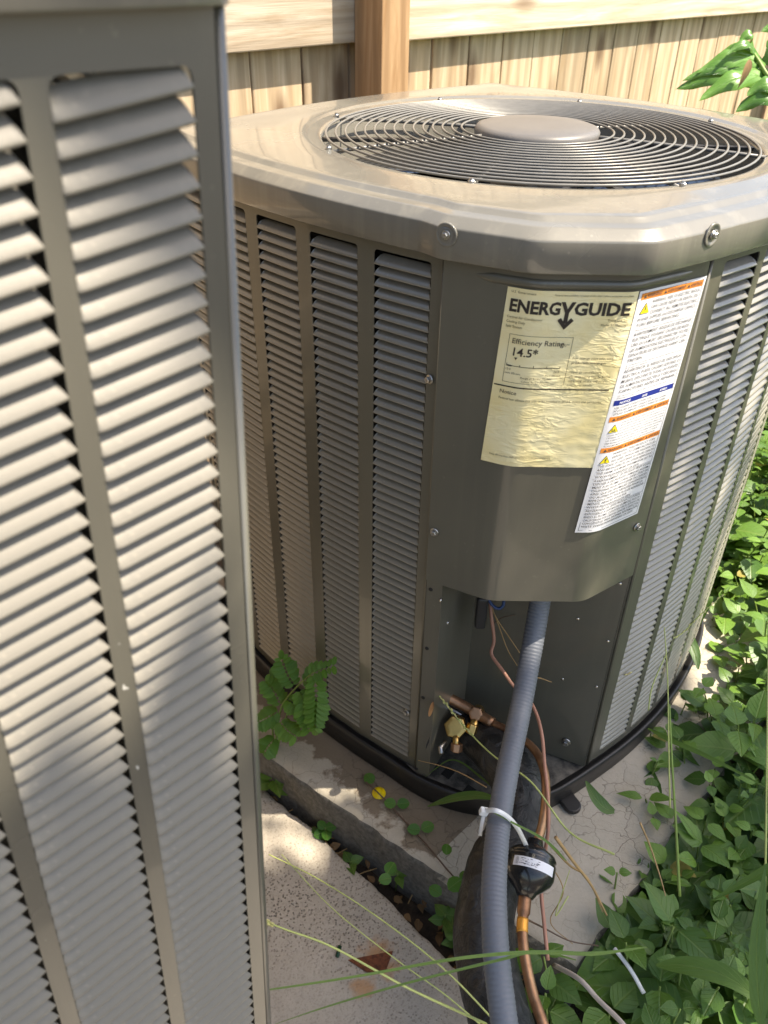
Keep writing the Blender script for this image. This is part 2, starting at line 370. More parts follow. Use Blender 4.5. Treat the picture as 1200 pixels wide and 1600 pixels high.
# leaves
def leaf_mat(name, dark, light, vein=(0.22, 0.30, 0.07), rough=0.42, trans=0.28):
    t = NT(name); a = t.n('Attribute', attribute_name='tint'); oi = t.n('ObjectInfo')
    f = t.math('ADD', a.outputs['Fac'], t.math('MULTIPLY', t.math('SUBTRACT', oi.outputs['Random'], 0.5), 0.45), clamp=True)
    c = t.mix(f, dark, light)
    uv = t.n('UVMap'); sp = t.n('SeparateXYZ'); t.l(uv.outputs[0], sp.inputs[0])
    ax = t.math('ABSOLUTE', t.math('SUBTRACT', sp.outputs[0], 0.5))
    mid = t.ramp(ax, [(0.0, (1, 1, 1)), (0.05, (0, 0, 0))])
    sv = t.math('FRACT', t.math('SUBTRACT', t.math('MULTIPLY', sp.outputs[1], 6.0), t.math('MULTIPLY', ax, 4.5)))
    svm = t.ramp(sv, [(0.0, (1, 1, 1)), (0.14, (0, 0, 0))])
    n = t.noise(t.coords(kind='Object'), 90, 4)
    c = t.mix(t.math('MULTIPLY', n.outputs[0], 0.30), c, tuple(k * 0.55 for k in dark))
    vm = t.math('MULTIPLY', t.math('MAXIMUM', mid, t.math('MULTIPLY', svm, 0.45)), 0.42); c = t.mix(vm, c, vein)
    t.set(col=c, rough=rough, spec=0.45)
    t.bump(t.math('SUBTRACT', 1.0, t.math('MAXIMUM', mid, svm)), 0.0012, 0.5)
    tr = t.n('BsdfTranslucent'); tc = t.mix(0.5, c, (0.30, 0.42, 0.04)); t.l(tc, tr.inputs['Color'])
    ms = t.n('MixShader'); ms.inputs[0].default_value = trans; t.l(t.p.outputs[0], ms.inputs[1]); t.l(tr.outputs[0], ms.inputs[2]); t.l(ms.outputs[0], t.out.inputs[0])
    M[name] = t.m
leaf_mat('ivy_leaf', (0.028, 0.092, 0.017), (0.175, 0.320, 0.045))
leaf_mat('weed_leaf', (0.050, 0.170, 0.020), (0.20, 0.40, 0.040))
leaf_mat('grass_leaf', (0.040, 0.110, 0.018), (0.15, 0.25, 0.045), trans=0.3)
leaf_mat('philodendron_leaf', (0.025, 0.105, 0.016), (0.140, 0.300, 0.050), vein=(.10,.20,.04), rough=0.33, trans=0.2)
leaf_mat('tree_leaf', (0.030, 0.080, 0.015), (0.09, 0.17, 0.03))
leaf_mat('dry_leaf', (0.16, 0.085, 0.035), (0.36, 0.22, 0.10), vein=(0.30, 0.2, 0.1), rough=0.8, trans=0.1)

# stickers
t = NT('yellow_sticker'); v = t.coords(); n = t.noise(v, 22, 5); mp = t.coords((30, 30, 85)); n2 = t.noise(mp, 1.6, 4, 0.55, 1.2)
c = t.mix(t.ramp(n.outputs[0], [(0.35, (0, 0, 0)), (0.7, (1, 1, 1))]), (0.84, 0.71, 0.36), (0.90, 0.82, 0.53))
t.set(col=c, rough=0.38, spec=0.45); t.bump(t.math('MULTIPLY', t.ramp(n2.outputs[0], [(0.4, (0, 0, 0)), (0.75, (1, 1, 1))]), t.ramp(t.noise(v, 13, 3).outputs[0], [(0.42, (.08, .08, .08)), (0.66, (1, 1, 1))])), 0.0035, 0.32); M['yellow_sticker'] = t.m
simple('white_sticker', (0.74, 0.73, 0.74), 0.42, 0, 20, 0.04)

# ------------------------------------------------------------------ the setting: ground
gm = MB(); N = 60
def gcoord(i): s = (i / N * 2 - 1); return 60 * math.copysign(abs(s) ** 3, s)
for i in range(N + 1):
    for j in range(N + 1):
        x, y = gcoord(i), gcoord(j); gm.v.append(Vector((x, y, -0.152 + 0.006 * mnoise.noise((x * 9, y * 9, 0)))))
for i in range(N):
    for j in range(N): gm.f.append((i * (N + 1) + j, (i + 1) * (N + 1) + j, (i + 1) * (N + 1) + j + 1, i * (N + 1) + j + 1))
tag(gm.build('ground', M['soil']), kind='structure')

def slab(name, poly, ztop, zbot, mat, rad=0.010, rough=0.003, step=0.008):
    pts = []
    for a, b in zip(poly, poly[1:] + poly[:1]):
        L = (b - a).length; k = max(2, int(L / step))
        for q in range(k): pts.append(a.lerp(b, q / k))
    n = len(pts); cen = sum(pts, Vector((0, 0, 0))) / n
    nor = []
    for i in range(n):
        tt = (pts[(i + 2) % n] - pts[i - 2]).normalized(); nor.append(Vector((tt.y, -tt.x, 0)))
    prof = [(0.002, zbot), (0.001, lerp(zbot, ztop, .35)), (0.0, lerp(zbot, ztop, .65)), (0.0, ztop - rad), (-rad * .3, ztop - rad * .3), (-rad, ztop), (-rad * 2.5, ztop)]
    vs = []; fs = []
    for pi, (o, z) in enumerate(prof):
        for i in range(n):
            p = (pts[i] + nor[i] * o) if pi < 6 else Vector(vs[(pi - 1) * n + i]).lerp(cen, .02); amp = rough if pi < 5 else rough * (0.5 if pi == 5 else 0.12)
            d = mnoise.noise((p.x * 55, p.y * 55, z * 55)) * amp + mnoise.noise((p.x * 9, p.y * 9, z * 20)) * amp * 1.2
            q = p + nor[i] * (d if pi < 6 else 0); vs.append(Vector((q.x, q.y, z + (d * 0.5 if 2 < pi < 6 else 0))))
    for r in range(len(prof) - 1):
        for i in range(n):
            j = (i + 1) % n; fs.append((r * n + i, r * n + j, (r + 1) * n + j, (r + 1) * n + i))
    ci = len(vs); vs.append(Vector((cen.x, cen.y, ztop))); l0 = (len(prof) - 1) * n
    for i in range(n): fs.append((l0 + i, l0 + (i + 1) % n, ci))
    return obj(name, mesh(name, vs, fs), mat)
ZP = -0.045      # top of the unit's pad
ZV = -0.120      # top of the paving slab
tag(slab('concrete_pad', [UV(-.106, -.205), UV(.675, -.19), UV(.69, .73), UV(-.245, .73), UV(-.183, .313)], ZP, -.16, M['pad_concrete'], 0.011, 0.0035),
    'pale cracked concrete pad with side painted dark for grime and shade under the farther air conditioner', 'concrete pad')
tag(slab('paving_slab', [UV(-1.20, -.62), UV(-.200, -.62), UV(-.178, .08), UV(-.205, .62), UV(-1.20, .62)], ZV, -.17, M['paving_concrete'], 0.006, 0.0028),
    'coarse pitted beige paving slab with a rust stain in the foreground', 'paving slab')

# ------------------------------------------------------------------ fence
fence = thing('wooden_fence', 'sunlit pine picket fence with square post behind the air conditioner', 'fence', tuple(UV(.85, 1.2, -.15)))
FM = Matrix.Translation(UV(.85, 1.2, -.15)).inverted() @ Matrix(((1 / R2, -1 / R2, 0, 0), (1 / R2, 1 / R2, 0, 0), (0, 0, 1, 0), (0, 0, 0, 1)))
def board(name, u0, u1, v0, v1, z0, z1, mat, tilt=0.0):
    """box centred on its own origin, x along the fence"""
    sx, sy, sz = u1 - u0, v1 - v0, z1 - z0
    me = MB().box((0, 0, 0), (sx, sy, sz)); o = obj(name, mesh(name, me.v, me.f, False), mat, fence)
    o.matrix_local = FM @ Matrix.Translation(((u0 + u1) / 2, (v0 + v1) / 2, (z0 + z1) / 2)) @ Matrix.Rotation(tilt, 4, 'Y')
    bevel_mod(o, 0.003, 2); return o
VF = 1.205
uu = -1.62
while uu < 5.2:
    wdt = 0.1385 + rnd(-.001, .0015); board('picket', uu, uu + wdt, VF + rnd(0, .004), VF + .018 + rnd(0, .003), -.12, 1.72 + rnd(-.006, .006), M['picket_wood'], rnd(-.004, .004)); uu += wdt + rnd(.0025, .0085)
pu = 0.808
for p0 in (pu - 2.44, pu, pu + 2.44): board('post', p0, p0 + .089, VF - .038 - .089, VF - .0385, -.30, 1.66, M['post_wood'])
for z0 in (0.06, 0.798, 1.46):
    for p0 in (pu - 2.44, pu, pu + 2.44):
        dz = {0: .008}.get(round(p0 - pu + 2.44), 0.0)
        board('rail', p0 + .046, p0 + 2.44 + .043, VF - .038, VF - .0005, z0 - dz if p0 == pu else z0 + .004, z0 + .14, M['rail_wood'], 0.003 if p0 == pu else -0.004)

# ------------------------------------------------------------------ air conditioner: plan outline (body)
C0 = UV(.28, .28)
def bez(a, c, b, n): return [(a * (1 - t) ** 2 + c * 2 * t * (1 - t) + b * t * t) for t in [k / n for k in range(1, n)]]
AL = Vector((-.1263, .0362, 0)); AR = Vector((.1263, .0500, 0))
def left_face(v): return UV(-.0815 + .425 * (v - .355) ** 2, v)
def right_face(u): return UV(u, -.0694 + .70 * (u - .28) ** 2)
def fillet_poly(P, r, n=6):
    out = [P[0]]
    for a, b, c in zip(P, P[1:], P[2:]):
        d1 = (a - b).normalized(); d2 = (c - b).normalized(); out.append(b + d1 * r); out += bez(b + d1 * r, b, b + d2 * r, n); out.append(b + d2 * r)
    out.append(P[-1]); return out
def corner_poly(z, b=None):
    b = b if b is not None else lerp(.0433, .0548, (z - .7603) / (.3669 - .7603))
    return fillet_poly([AL, Vector((-b, 0, 0)), Vector((b, 0, 0)), AR], .011)
def body_outline():
    P = list(corner_poly(.55))
    P += [right_face(u) for u in np.linspace(.14, .515, 24)]
    e = right_face(.515); s2 = UV(.643 - .5 * (.09 - .28) ** 2, .09)
    P += bez(e, UV(.595, .0), s2, 8)
    P += [UV(.643 - lerp(.5, .4, (v - .09) / .47) * (v - .28) ** 2, v) for v in np.linspace(.09, .56, 24)]
    P += bez(UV(.643 - .4 * .28 ** 2, .56), UV(.62, .62), UV(.56, .643 - .4 * .28 ** 2), 8)
    P += [UV(u, .643 - .4 * (u - .28) ** 2) for u in np.linspace(.56, .0, 24)]
    P += bez(UV(.0, .643 - .4 * .28 ** 2), UV(-.055, .615), left_face(.565), 8)
    P += [left_face(v) for v in np.linspace(.565, .14, 24)]
    return P
def dense(P, step=.002):
    out = []
    for a, b in zip(P, P[1:] + P[:1]):
        k = max(1, int((b - a).length / step)); out += [a.lerp(b, q / k) for q in range(k)]
    return out
BODY = dense(body_outline())
def offset(P, d, sm=6):
    n = len(P); out = []
    for i in range(n):
        t_ = (P[(i + sm) % n] - P[i - sm]); t_.normalize(); out.append(P[i] + Vector((t_.y, -t_.x, 0)) * d)
    return out
def polar(P, c, n):
    ang = np.array([math.atan2(p.y - c.y, p.x - c.x) for p in P]); rad = np.array([math.hypot(p.y - c.y, p.x - c.x) for p in P])
    o = np.argsort(ang); a = ang[o]; r = rad[o]; a = np.concatenate([a - 2 * PI, a, a + 2 * PI]); r = np.concatenate([r, r, r])
    th = np.linspace(-PI, PI, n, endpoint=False); return th, np.interp(th, a, r)
def ringpts(P, c, n, z):
    th, r = polar(P, c, n); return [Vector((c.x + q * math.cos(a), c.y + q * math.sin(a), z)) for a, q in zip(th, r)]
def loft(rings, close_last=False, close_first=False):
    n = len(rings[0]); vs = [v for r in rings for v in r]; fs = []
    for i in range(len(rings) - 1):
        for k in range(n):
            k2 = (k + 1) % n; fs.append((i * n + k, i * n + k2, (i + 1) * n + k2, (i + 1) * n + k))
    if close_last: fs.append(tuple((len(rings) - 1) * n + k for k in range(n)))
    if close_first: fs.append(tuple(range(n - 1, -1, -1)))
    return vs, fs

# shared louvre slat: x along, y outward, z up
def slat_mesh(name, W, pitch, depth, hf=.80, out=.0055):
    h = pitch * hf
    prof = [(out - .0010, -.0008), (out, -.0002), (out - .0001, .0011), (out - depth * .34, h * .50), (out - depth * .76, h * .84), (out - depth, h)]
    xs = [-.5, -.5 + .022, -.5 + .055, -.5 + .10, .5 - .10, .5 - .055, .5 - .022, .5]
    sc_ = [.30, .68, .92, 1, 1, .92, .68, .30]; vs = []; fs = []
    for (d, z) in prof:
        tz = max(0, z / h)
        for x, s_ in zip(xs, sc_):
            vs.append(Vector((x * (W + .0012) * (1 - .085 * tz * (1 - s_) ** .5 * 1.2), d * s_, z * (0.55 + .45 * s_))))
    m = len(xs)
    for i in range(len(prof) - 1):
        for j in range(m - 1): fs.append((i * m + j, i * m + j + 1, (i + 1) * m + j + 1, (i + 1) * m + j))
    return mesh(name, vs, fs)

def louver_frame(curve, s0, s1, openings, zb, z0, z1, zt, rad=.004, step=.012):
    """sheet with openings; curve(s) -> (Vector pos at z 0, Vector outward normal)"""
    S = [s0, s1] + [q for o in openings for q in o]; k = max(2, int(abs(s1 - s0) / step)); S += [lerp(s0, s1, i / k) for i in range(k + 1)]
    S = sorted(set(round(q, 5) for q in S)); Z = [zb, z0, z1, zt]; vs = []; fs = []; idx = {}
    def vid(s, z):
        key = (round(s, 6), round(z, 6))
        if key not in idx: idx[key] = len(vs); p, _n = curve(s); vs.append(Vector((p.x, p.y, z)))
        return idx[key]
    for a, b in zip(S, S[1:]):
        m_ = (a + b) / 2; hole = any(o[0] < m_ < o[1] for o in openings)
        for za, zb_ in zip(Z, Z[1:]):
            if hole and za == z0: continue
            fs.append((vid(a, za), vid(b, za), vid(b, zb_), vid(a, zb_)))
    for (a, b) in openings:
        for sx, sgx in ((a, 1), (b, -1)):
            for zz, sgz in ((z0, 1), (z1, -1)):
                arc = [(sx + sgx * rad * (1 - math.sin(t)), zz + sgz * rad * (1 - math.cos(t))) for t in [PI / 2 * q / 4 for q in range(5)]]
                ids = [vid(sx, zz)] + [vid(*q) for q in arc]
                for q in range(1, len(ids) - 1): fs.append((ids[0], ids[q], ids[q + 1]) if sgx * sgz > 0 else (ids[0], ids[q + 1], ids[q]))
    return vs, fs

def screw_mesh():
    b = MB(); b.lathe([(.0062, 0), (.0064, .0006), (.0058, .0016), (.0045, .0018)], (0, 0, 0), (0, 0, 1), 18)
    b.lathe([(.0043, .0016), (.0043, .0050), (.0036, .0058), (.0022, .0058), (.0020, .0050)], (0, 0, 0), (0, 0, 1), 6); return mesh('screw', b.v, b.f, False)
SCREW = screw_mesh()
def screw(parent, p, nrm, mat='zinc', s=1.0):
    o = obj('screw', SCREW, M['zinc'], parent); q = Vector(nrm).normalized().to_track_quat('Z', 'Y')
    o.matrix_local = Matrix.Translation(Vector(p)) @ q.to_matrix().to_4x4() @ Matrix.Rotation(rnd(0, 6), 4, 'Z') @ Matrix.Scale(s, 4); return o
RIVET = mesh('rivet', *(lambda b: (b.v, b.f))(MB().lathe([(.0026, -.001), (.0027, .0002), (.0022, .0007), (.0008, .0008)], (0, 0, 0), (0, 0, 1), 12)))

# ------------------------------------------------------------------ main unit
ac = thing('air_conditioner', 'taupe louvred outdoor air conditioner with energy stickers and round fan grille', 'air conditioner', (0, 0, 0), 'outdoor air conditioner units')

# base pan
NB = 420
def smooth_loop(P, w_):
    A_ = np.array([(p.x, p.y) for p in P]); n_ = len(A_); k_ = np.ones(2 * w_ + 1) / (2 * w_ + 1); E_ = np.concatenate([A_[-w_:], A_, A_[:w_]])
    return [Vector((x_, y_, 0)) for x_, y_ in zip(np.convolve(E_[:, 0], k_, 'valid'), np.convolve(E_[:, 1], k_, 'valid'))]
PANB = smooth_loop(BODY, 16)
pan_rings = [ringpts(offset(PANB, o + .002, 10), C0, NB, z) for o, z in ((-.03, -.0035), (.001, -.0035), (.004, .0005), (.0075, .0010), (.0092, -.0010), (.0096, -.006), (.0070, -.020), (.0062, -.043), (.003, ZP + .0005), (-.03, ZP + .0005))]
v_, f_ = loft(pan_rings, close_last=True); o = obj('base_pan', mesh('base_pan', v_, f_), M['base_black'], ac); fix_normals(o.data); pan = o
# pan floor seen in the service recess
fl = MB(); fp = [ringpts(offset(BODY, -.001), C0, NB, -.0030)]; fl.add(fp[0], [tuple(range(NB))]); fl.build('floor_plate', M['dusty_black'], pan, False)
for (px, py) in ((700, 1208), (733, 1236)):
    p = at_z(px, py, -.002); hb = MB(); hb.box((p.x, p.y, -.0018), (.016, .014, .0012), Matrix.Rotation(.9, 3, 'Z')); hb.build('drain_slot', M['dark_inside'], pan, False)
# hold-down lug
p = at_z(893, 1262, ZP); lug = MB(); dirn = (p - Vector((.06, .10, p.z))).normalized(); sd = Vector((-dirn.y, dirn.x, 0))
pl = [p - dirn * .05 - sd * .013, p - sd * .013] + [p + dirn * .013 * math.sin(a) - sd * .013 * math.cos(a) for a in np.linspace(.3, 2.84, 8)] + [p + sd * .013, p - dirn * .05 + sd * .013]
nn = len(pl); lug.add([q + Vector((0, 0, .001)) for q in pl] + [q + Vector((0, 0, .009)) for q in pl], [tuple(range(nn - 1, -1, -1)), tuple(range(nn, 2 * nn))] + [(i, (i + 1) % nn, nn + (i + 1) % nn, nn + i) for i in range(nn)])
o = lug.build('foot', M['base_black'], pan, False); bevel_mod(o, .002, 2)

# coil and dark inside
coil = [ringpts(offset(BODY, -.034, 12), C0, 240, z) for z in (-.001, .74)]
coil = [[Vector((q.x, max(q.y, .155) if abs(q.x) < .2 else q.y, q.z)) for q in r_] for r_ in coil]
v_, f_ = loft(coil, close_last=True); obj('coil', mesh('coil', v_, f_), M['coil_fins'], ac)

# louvred side panels
PITCH_ = .0112
SLAT = slat_mesh('slat', .0677, PITCH_, .0105, .78, .0012)
ZO0, ZO1 = .0135, .7460
def arc_curve(f, a, b, n=400):
    P = [f(q) for q in np.linspace(a, b, n)]; L = [0]
    for p, q in zip(P, P[1:]): L.append(L[-1] + (q - p).length)
    L = np.array(L); X = np.array([p.x for p in P]); Y = np.array([p.y for p in P])
    def c(s):
        p = Vector((np.interp(s, L, X), np.interp(s, L, Y), 0)); e = .002
        q = Vector((np.interp(s + e, L, X), np.interp(s + e, L, Y), 0)) - Vector((np.interp(s - e, L, X), np.interp(s - e, L, Y), 0)); q.normalize()
        nrm = Vector((q.y, -q.x, 0))
        if nrm.dot(p - C0) < 0: nrm = -nrm
        return p, nrm
    return c, L[-1]
def slats_for(panel, curve, cols, indiv, zs, smesh, mat, stuffname='slat_rows'):
    rest = MB(); first = True
    for ci, (a, b) in enumerate(cols):
        p, nrm = curve((a + b) / 2); X = nrm.cross(Vector((0, 0, 1)))
        pa, pb = curve(a)[0], curve(b)[0]; chord = (pa + pb) / 2; X = (pb - pa).normalized() * (1 if (pb - pa).dot(X) > 0 else -1); nrm = Vector((0, 0, 1)).cross(X)
        if nrm.dot(p - C0) < 0 and panel.parent is ac: nrm = -nrm; X = -X
        for z in zs:
            Mx = Matrix(((X.x, nrm.x, 0, chord.x), (X.y, nrm.y, 0, chord.y), (X.z, nrm.z, 1, z), (0, 0, 0, 1)))
            Mx = Mx @ Matrix.Rotation(rnd(-.012, .012), 4, 'X') @ Matrix.Scale(1 + rnd(-.02, .02), 4, (0, 1, 0))
            if ci in indiv:
                o = obj('slat', smesh, mat, panel); o.matrix_local = Mx
            else: rest.add([Mx @ v.co for v in smesh.vertices], [tuple(q.vertices) for q in smesh.polygons])
    if rest.v: tag(rest.build(stuffname, mat, panel), kind='stuff')
ZS = [ZO0 + .0012 + k * PITCH_ for k in range(int((ZO1 - ZO0) / PITCH_))]
def side_panel(f, a, b, cols_uv, indiv, smesh=SLAT):
    curve, L = arc_curve(f, a, b)
    def s_of(q):
        P = f(q); best = min(np.linspace(0, L, 1200), key=lambda s: (curve(s)[0] - P).length); return float(best)
    cols = [(s_of(q0), s_of(q1)) for q0, q1 in cols_uv]; cols = [(min(c), max(c)) for c in cols]
    v_, f_ = louver_frame(curve, 0, L, cols, .0010, ZO0, ZO1, .770)
    o = obj('side_panel', mesh('side_panel', v_, f_, True), M['taupe_paint'], ac)
    # make normals point outward
    me = o.data; pn = me.polygons[0]
    if pn.normal.dot(pn.center - C0) < 0: me.flip_normals()
    solidify(o, .0012)
    slats_for(o, curve, cols, indiv, ZS, smesh, M['slat_paint_lit']); split_edges(o)
    eb = MB(); p, nrm = curve(0.0022); eb.tube([Vector((p.x, p.y, .001)) + nrm * .0005, Vector((p.x, p.y, .766)) + nrm * .0005], .0023, 10); eb.build('edge_bead', M['taupe_paint'], o)
    return o, curve
cl = [(.1330, .2003)] ; cw, cb = .0677, .0213
colsL = [(.1330 + k * (cw + cb), .1330 + k * (cw + cb) + cw) for k in range(5)]
colsR = [(.1525 + k * .0722, .1525 + k * .0722 + .0596) for k in range(5)]
SLATR = slat_mesh('slat', .0606, PITCH_, .0105, .72, .0008)
pL, curveL = side_panel(left_face, .1165, .566, colsL, (0, 1, 2))
pR, curveR = side_panel(right_face, .1272, .517, colsR, (0,), SLATR)
# remaining shell (never seen from the front): two plain rear panels with corners
rear = []
for z in (.001, .770):
    rear.append([UV(.566, 0, z)] )
shell = [p for p in BODY if uv_of(p)[0] > .517 or uv_of(p)[1] > .566]
th = sorted(shell, key=lambda p: math.atan2(p.y - C0.y, p.x - C0.x) % (2 * PI) if math.atan2(p.y - C0.y, p.x - C0.x) > -2.0 else 9)
a0 = [((math.atan2(p.y - C0.y, p.x - C0.x) + 1.4) % (2 * PI), p) for p in shell]; a0.sort(key=lambda q: q[0]); shp = [q[1] for q in a0][::4]
ns = len(shp); o = obj('rear_panel', mesh('rear_panel', [Vector((p.x, p.y, .001)) for p in shp] + [Vector((p.x, p.y, .770)) for p in shp], [(i, i + 1, ns + i + 1, ns + i) for i in range(ns - 1)]), M['taupe_paint'], ac); solidify(o, .0012)

# corner cover (upper) : faceted sheet
def corner_surf(s, z, eps=0.0):
    P = corner_poly(z); L = [0]
    for a, b in zip(P, P[1:]): L.append(L[-1] + (b - a).length)
    L = np.array(L); midL = L[-1] * 0 + np.interp(0, [p.x for p in P], L)
    q = s + midL; X = [p.x for p in P]; Y = [p.y for p in P]
    p = Vector((np.interp(q, L, X), np.interp(q, L, Y), z)); e = .0015
    d = Vector((np.interp(q + e, L, X) - np.interp(q - e, L, X), np.interp(q + e, L, Y) - np.interp(q - e, L, Y), 0)).normalized()
    return p + Vector((d.y, -d.x, 0)) * eps
ZC = .3669
cs = np.linspace(-.1345, .1412, 72); zs_ = [ZC, ZC + .004, ZC + .1, ZC + .2, ZC + .3, .735, .770]
vs = []; fs = []
for z in zs_:
    for s in cs: vs.append(corner_surf(s, z, .0012))
m_ = len(cs)
for i in range(len(zs_) - 1):
    for j in range(m_ - 1): fs.append((i * m_ + j, i * m_ + j + 1, (i + 1) * m_ + j + 1, (i + 1) * m_ + j))
# return lip under the cover
b0 = len(vs)
for s in cs: vs.append(corner_surf(s, ZC + .001, -.010))
for j in range(m_ - 1): fs.append((b0 + j, b0 + j + 1, j + 1, j))
cover = obj('corner_cover', mesh('corner_cover', vs, fs), M['taupe_paint'], ac); solidify(cover, .0014); split_edges(cover, 40)
# pressed bead below the cap
bd = MB(); bs = np.linspace(-.112, .128, 60)
bd.tube([corner_surf(s, .7445, -.0012) for s in bs], lambda i, t: .0052 * min(1, 8 * t + .15, 8 * (1 - t) + .15), 12); bd.build('pressed_bead', M['taupe_paint'], cover)
# unseen dark sheets added under cover and grille to block light leaks
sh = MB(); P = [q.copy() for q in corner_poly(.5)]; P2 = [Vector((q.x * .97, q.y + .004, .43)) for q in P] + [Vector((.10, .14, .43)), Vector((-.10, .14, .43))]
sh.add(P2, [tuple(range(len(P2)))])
P3 = [Vector((q.x, q.y, .71)) for q in offset(BODY, -.016, 12)[::8] if q.y < .21]; P3.sort(key=lambda q: q.x); sh.add(P3, [tuple(range(len(P3)))]); sh.build('inner_light_block', M['dark_inside'], ac, False)

# service recess below the cover
IN = Vector((-.050, .128, 0)); FL = AL.lerp(Vector((-.0548, 0, 0)), .27); AR2 = AR.lerp(Vector((.0548, 0, 0)), .05)
def plate(name, pts, z0, z1, t_=.0014, parent=ac, mat='taupe_paint'):
    n = len(pts); o = obj(name, mesh(name, [Vector((p.x, p.y, z0)) for p in pts] + [Vector((p.x, p.y, z1)) for p in pts], [(i, i + 1, n + i + 1, n + i) for i in range(n - 1)], False), M[mat], parent); solidify(o, t_); return o
post = plate('corner_strip', [AL.lerp(FL, .06), FL, FL + (IN - FL).normalized() * .004], .0015, ZC + .002)
plateL = plate('valve_plate', [FL + (IN - FL).normalized() * .004, IN], .0015, .431)
plateR = plate('service_plate', [IN, AR2 - (AR2 - IN).normalized() * .006, AR2], .0015, .431)
plate('corner_strip', [AR2 + Vector((.002, 0, 0)), AR.lerp(AR2, .12)], .0015, ZC + .002)

def on_plane(px, py, a, b):
    n_ = Vector((b.y - a.y, a.x - b.x, 0)); d = ray(px, py); t_ = n_.dot(a - CAM) / n_.dot(d); return CAM + d * t_
nFL = Vector((AL.y * 0 + (FL - AL).y, -(FL - AL).x, 0)).normalized(); nFL = nFL if nFL.y < 0 else -nFL
nL = Vector(((IN - FL).y, -(IN - FL).x, 0)).normalized(); nL = nL if nL.y < 0 else -nL
nR = Vector(((AR2 - IN).y, -(AR2 - IN).x, 0)).normalized(); nR = nR if nR.y < 0 else -nR
for (px, py) in ((673, 921), (667, 1013), (661, 1090), (651, 1201)):
    p = on_plane(px, py, AL, FL); o = obj('rivet', RIVET, M['dark_inside'], post); o.matrix_local = Matrix.Translation(p + nFL * .0004) @ nFL.to_track_quat('Z', 'Y').to_matrix().to_4x4()
for (px, py) in ((689, 938), (700, 973)):
    p = on_plane(px, py, FL, IN); o = obj('rivet', RIVET.copy(), None, plateL); o.data.materials.clear(); o.data.materials.append(M['chrome']); o.matrix_local = Matrix.Translation(p + nL * .0004) @ nL.to_track_quat('Z', 'Y').to_matrix().to_4x4()
for (px, py) in ((903, 967), (950, 1002), (879, 1061), (932, 1073), (969, 912)):
    p = on_plane(px, py, IN, AR2); o = obj('rivet', RIVET.copy(), None, plateR); o.data.materials.clear(); o.data.materials.append(M['chrome']); o.matrix_local = Matrix.Translation(p + nR * .0004) @ nR.to_track_quat('Z', 'Y').to_matrix().to_4x4() @ Matrix.Scale(.8, 4)
p = on_plane(885, 1158, IN, AR2); screw(plateR, p + nR * .001, nR, s=1.05)
# openings punched in the valve plate
def disc(parent, name, c, nrm, rx, rz, mat, eps=.0012, n=20, jag=0):
    n_ = Vector(nrm).normalized(); X = Vector((0, 0, 1)).cross(n_).normalized(); Z = Vector((0, 0, 1)); b = MB()
    b.add([c + n_ * eps + X * rx * math.cos(a) * (1 + jag * mnoise.noise((math.cos(a) * 2, math.sin(a) * 2, 3))) + Z * rz * math.sin(a) for a in [2 * PI * k / n for k in range(n)]], [tuple(range(n))])
    return b.build(name, M[mat], parent, False)
pv = on_plane(711, 1136, FL, IN)
disc(plateL, 'valve_opening', on_plane(716, 1128, FL, IN), nL, .026, .046, 'dark_inside', .0012, 24, .35)
disc(plateL, 'copper_plug', on_plane(671, 1107, FL, IN) + nL * .001, nL, .0085, .012, 'copper', .0016)
pw = on_plane(667, 1161, FL, IN); sb = MB(); sb.add([pw + nL * .0014 + Vector((0, 0, z)) + (IN - FL).normalized() * x for x, z in ((-.005, -.008), (.005, -.002), (.005, .009), (-.005, .003))], [(0, 1, 2, 3)]); sb.build('vent_slot', M['dark_inside'], plateL, False)

# screws on the panels
def on_face(px, py, face):
    best = None
    for d_ in np.linspace(.5, 1.6, 1600):
        p = at_d(px, py, d_); u, v = uv_of(p); q = face(v if face is left_face else u); fu, fv = uv_of(q)
        inside = (u > fu) if face is left_face else (v > fv)
        if inside: return p
    return p
for (px, py) in ((673, 592), (637, 1112)):
    p = on_face(px, py, left_face); screw(pL, p + Vector((-.75, -.66, 0)) * .0012, Vector((-.82, -.57, 0)), s=.82)
def on_corner(px, py):
    for d_ in np.linspace(.6, 1.2, 2400):
        p = at_d(px, py, d_)
        if abs(p.x) < .126:
            P = corner_poly(p.z); y = np.interp(p.x, [q.x for q in P], [q.y for q in P])
            if p.y > y: return p
    return p
for (px, py, nx) in ((680, 830, -.46), (993, 822, .57)):
    p = on_corner(px, py); screw(cover, p + Vector((nx, -.85, 0)) * .002, Vector((nx, -.85, 0)), s=.82)

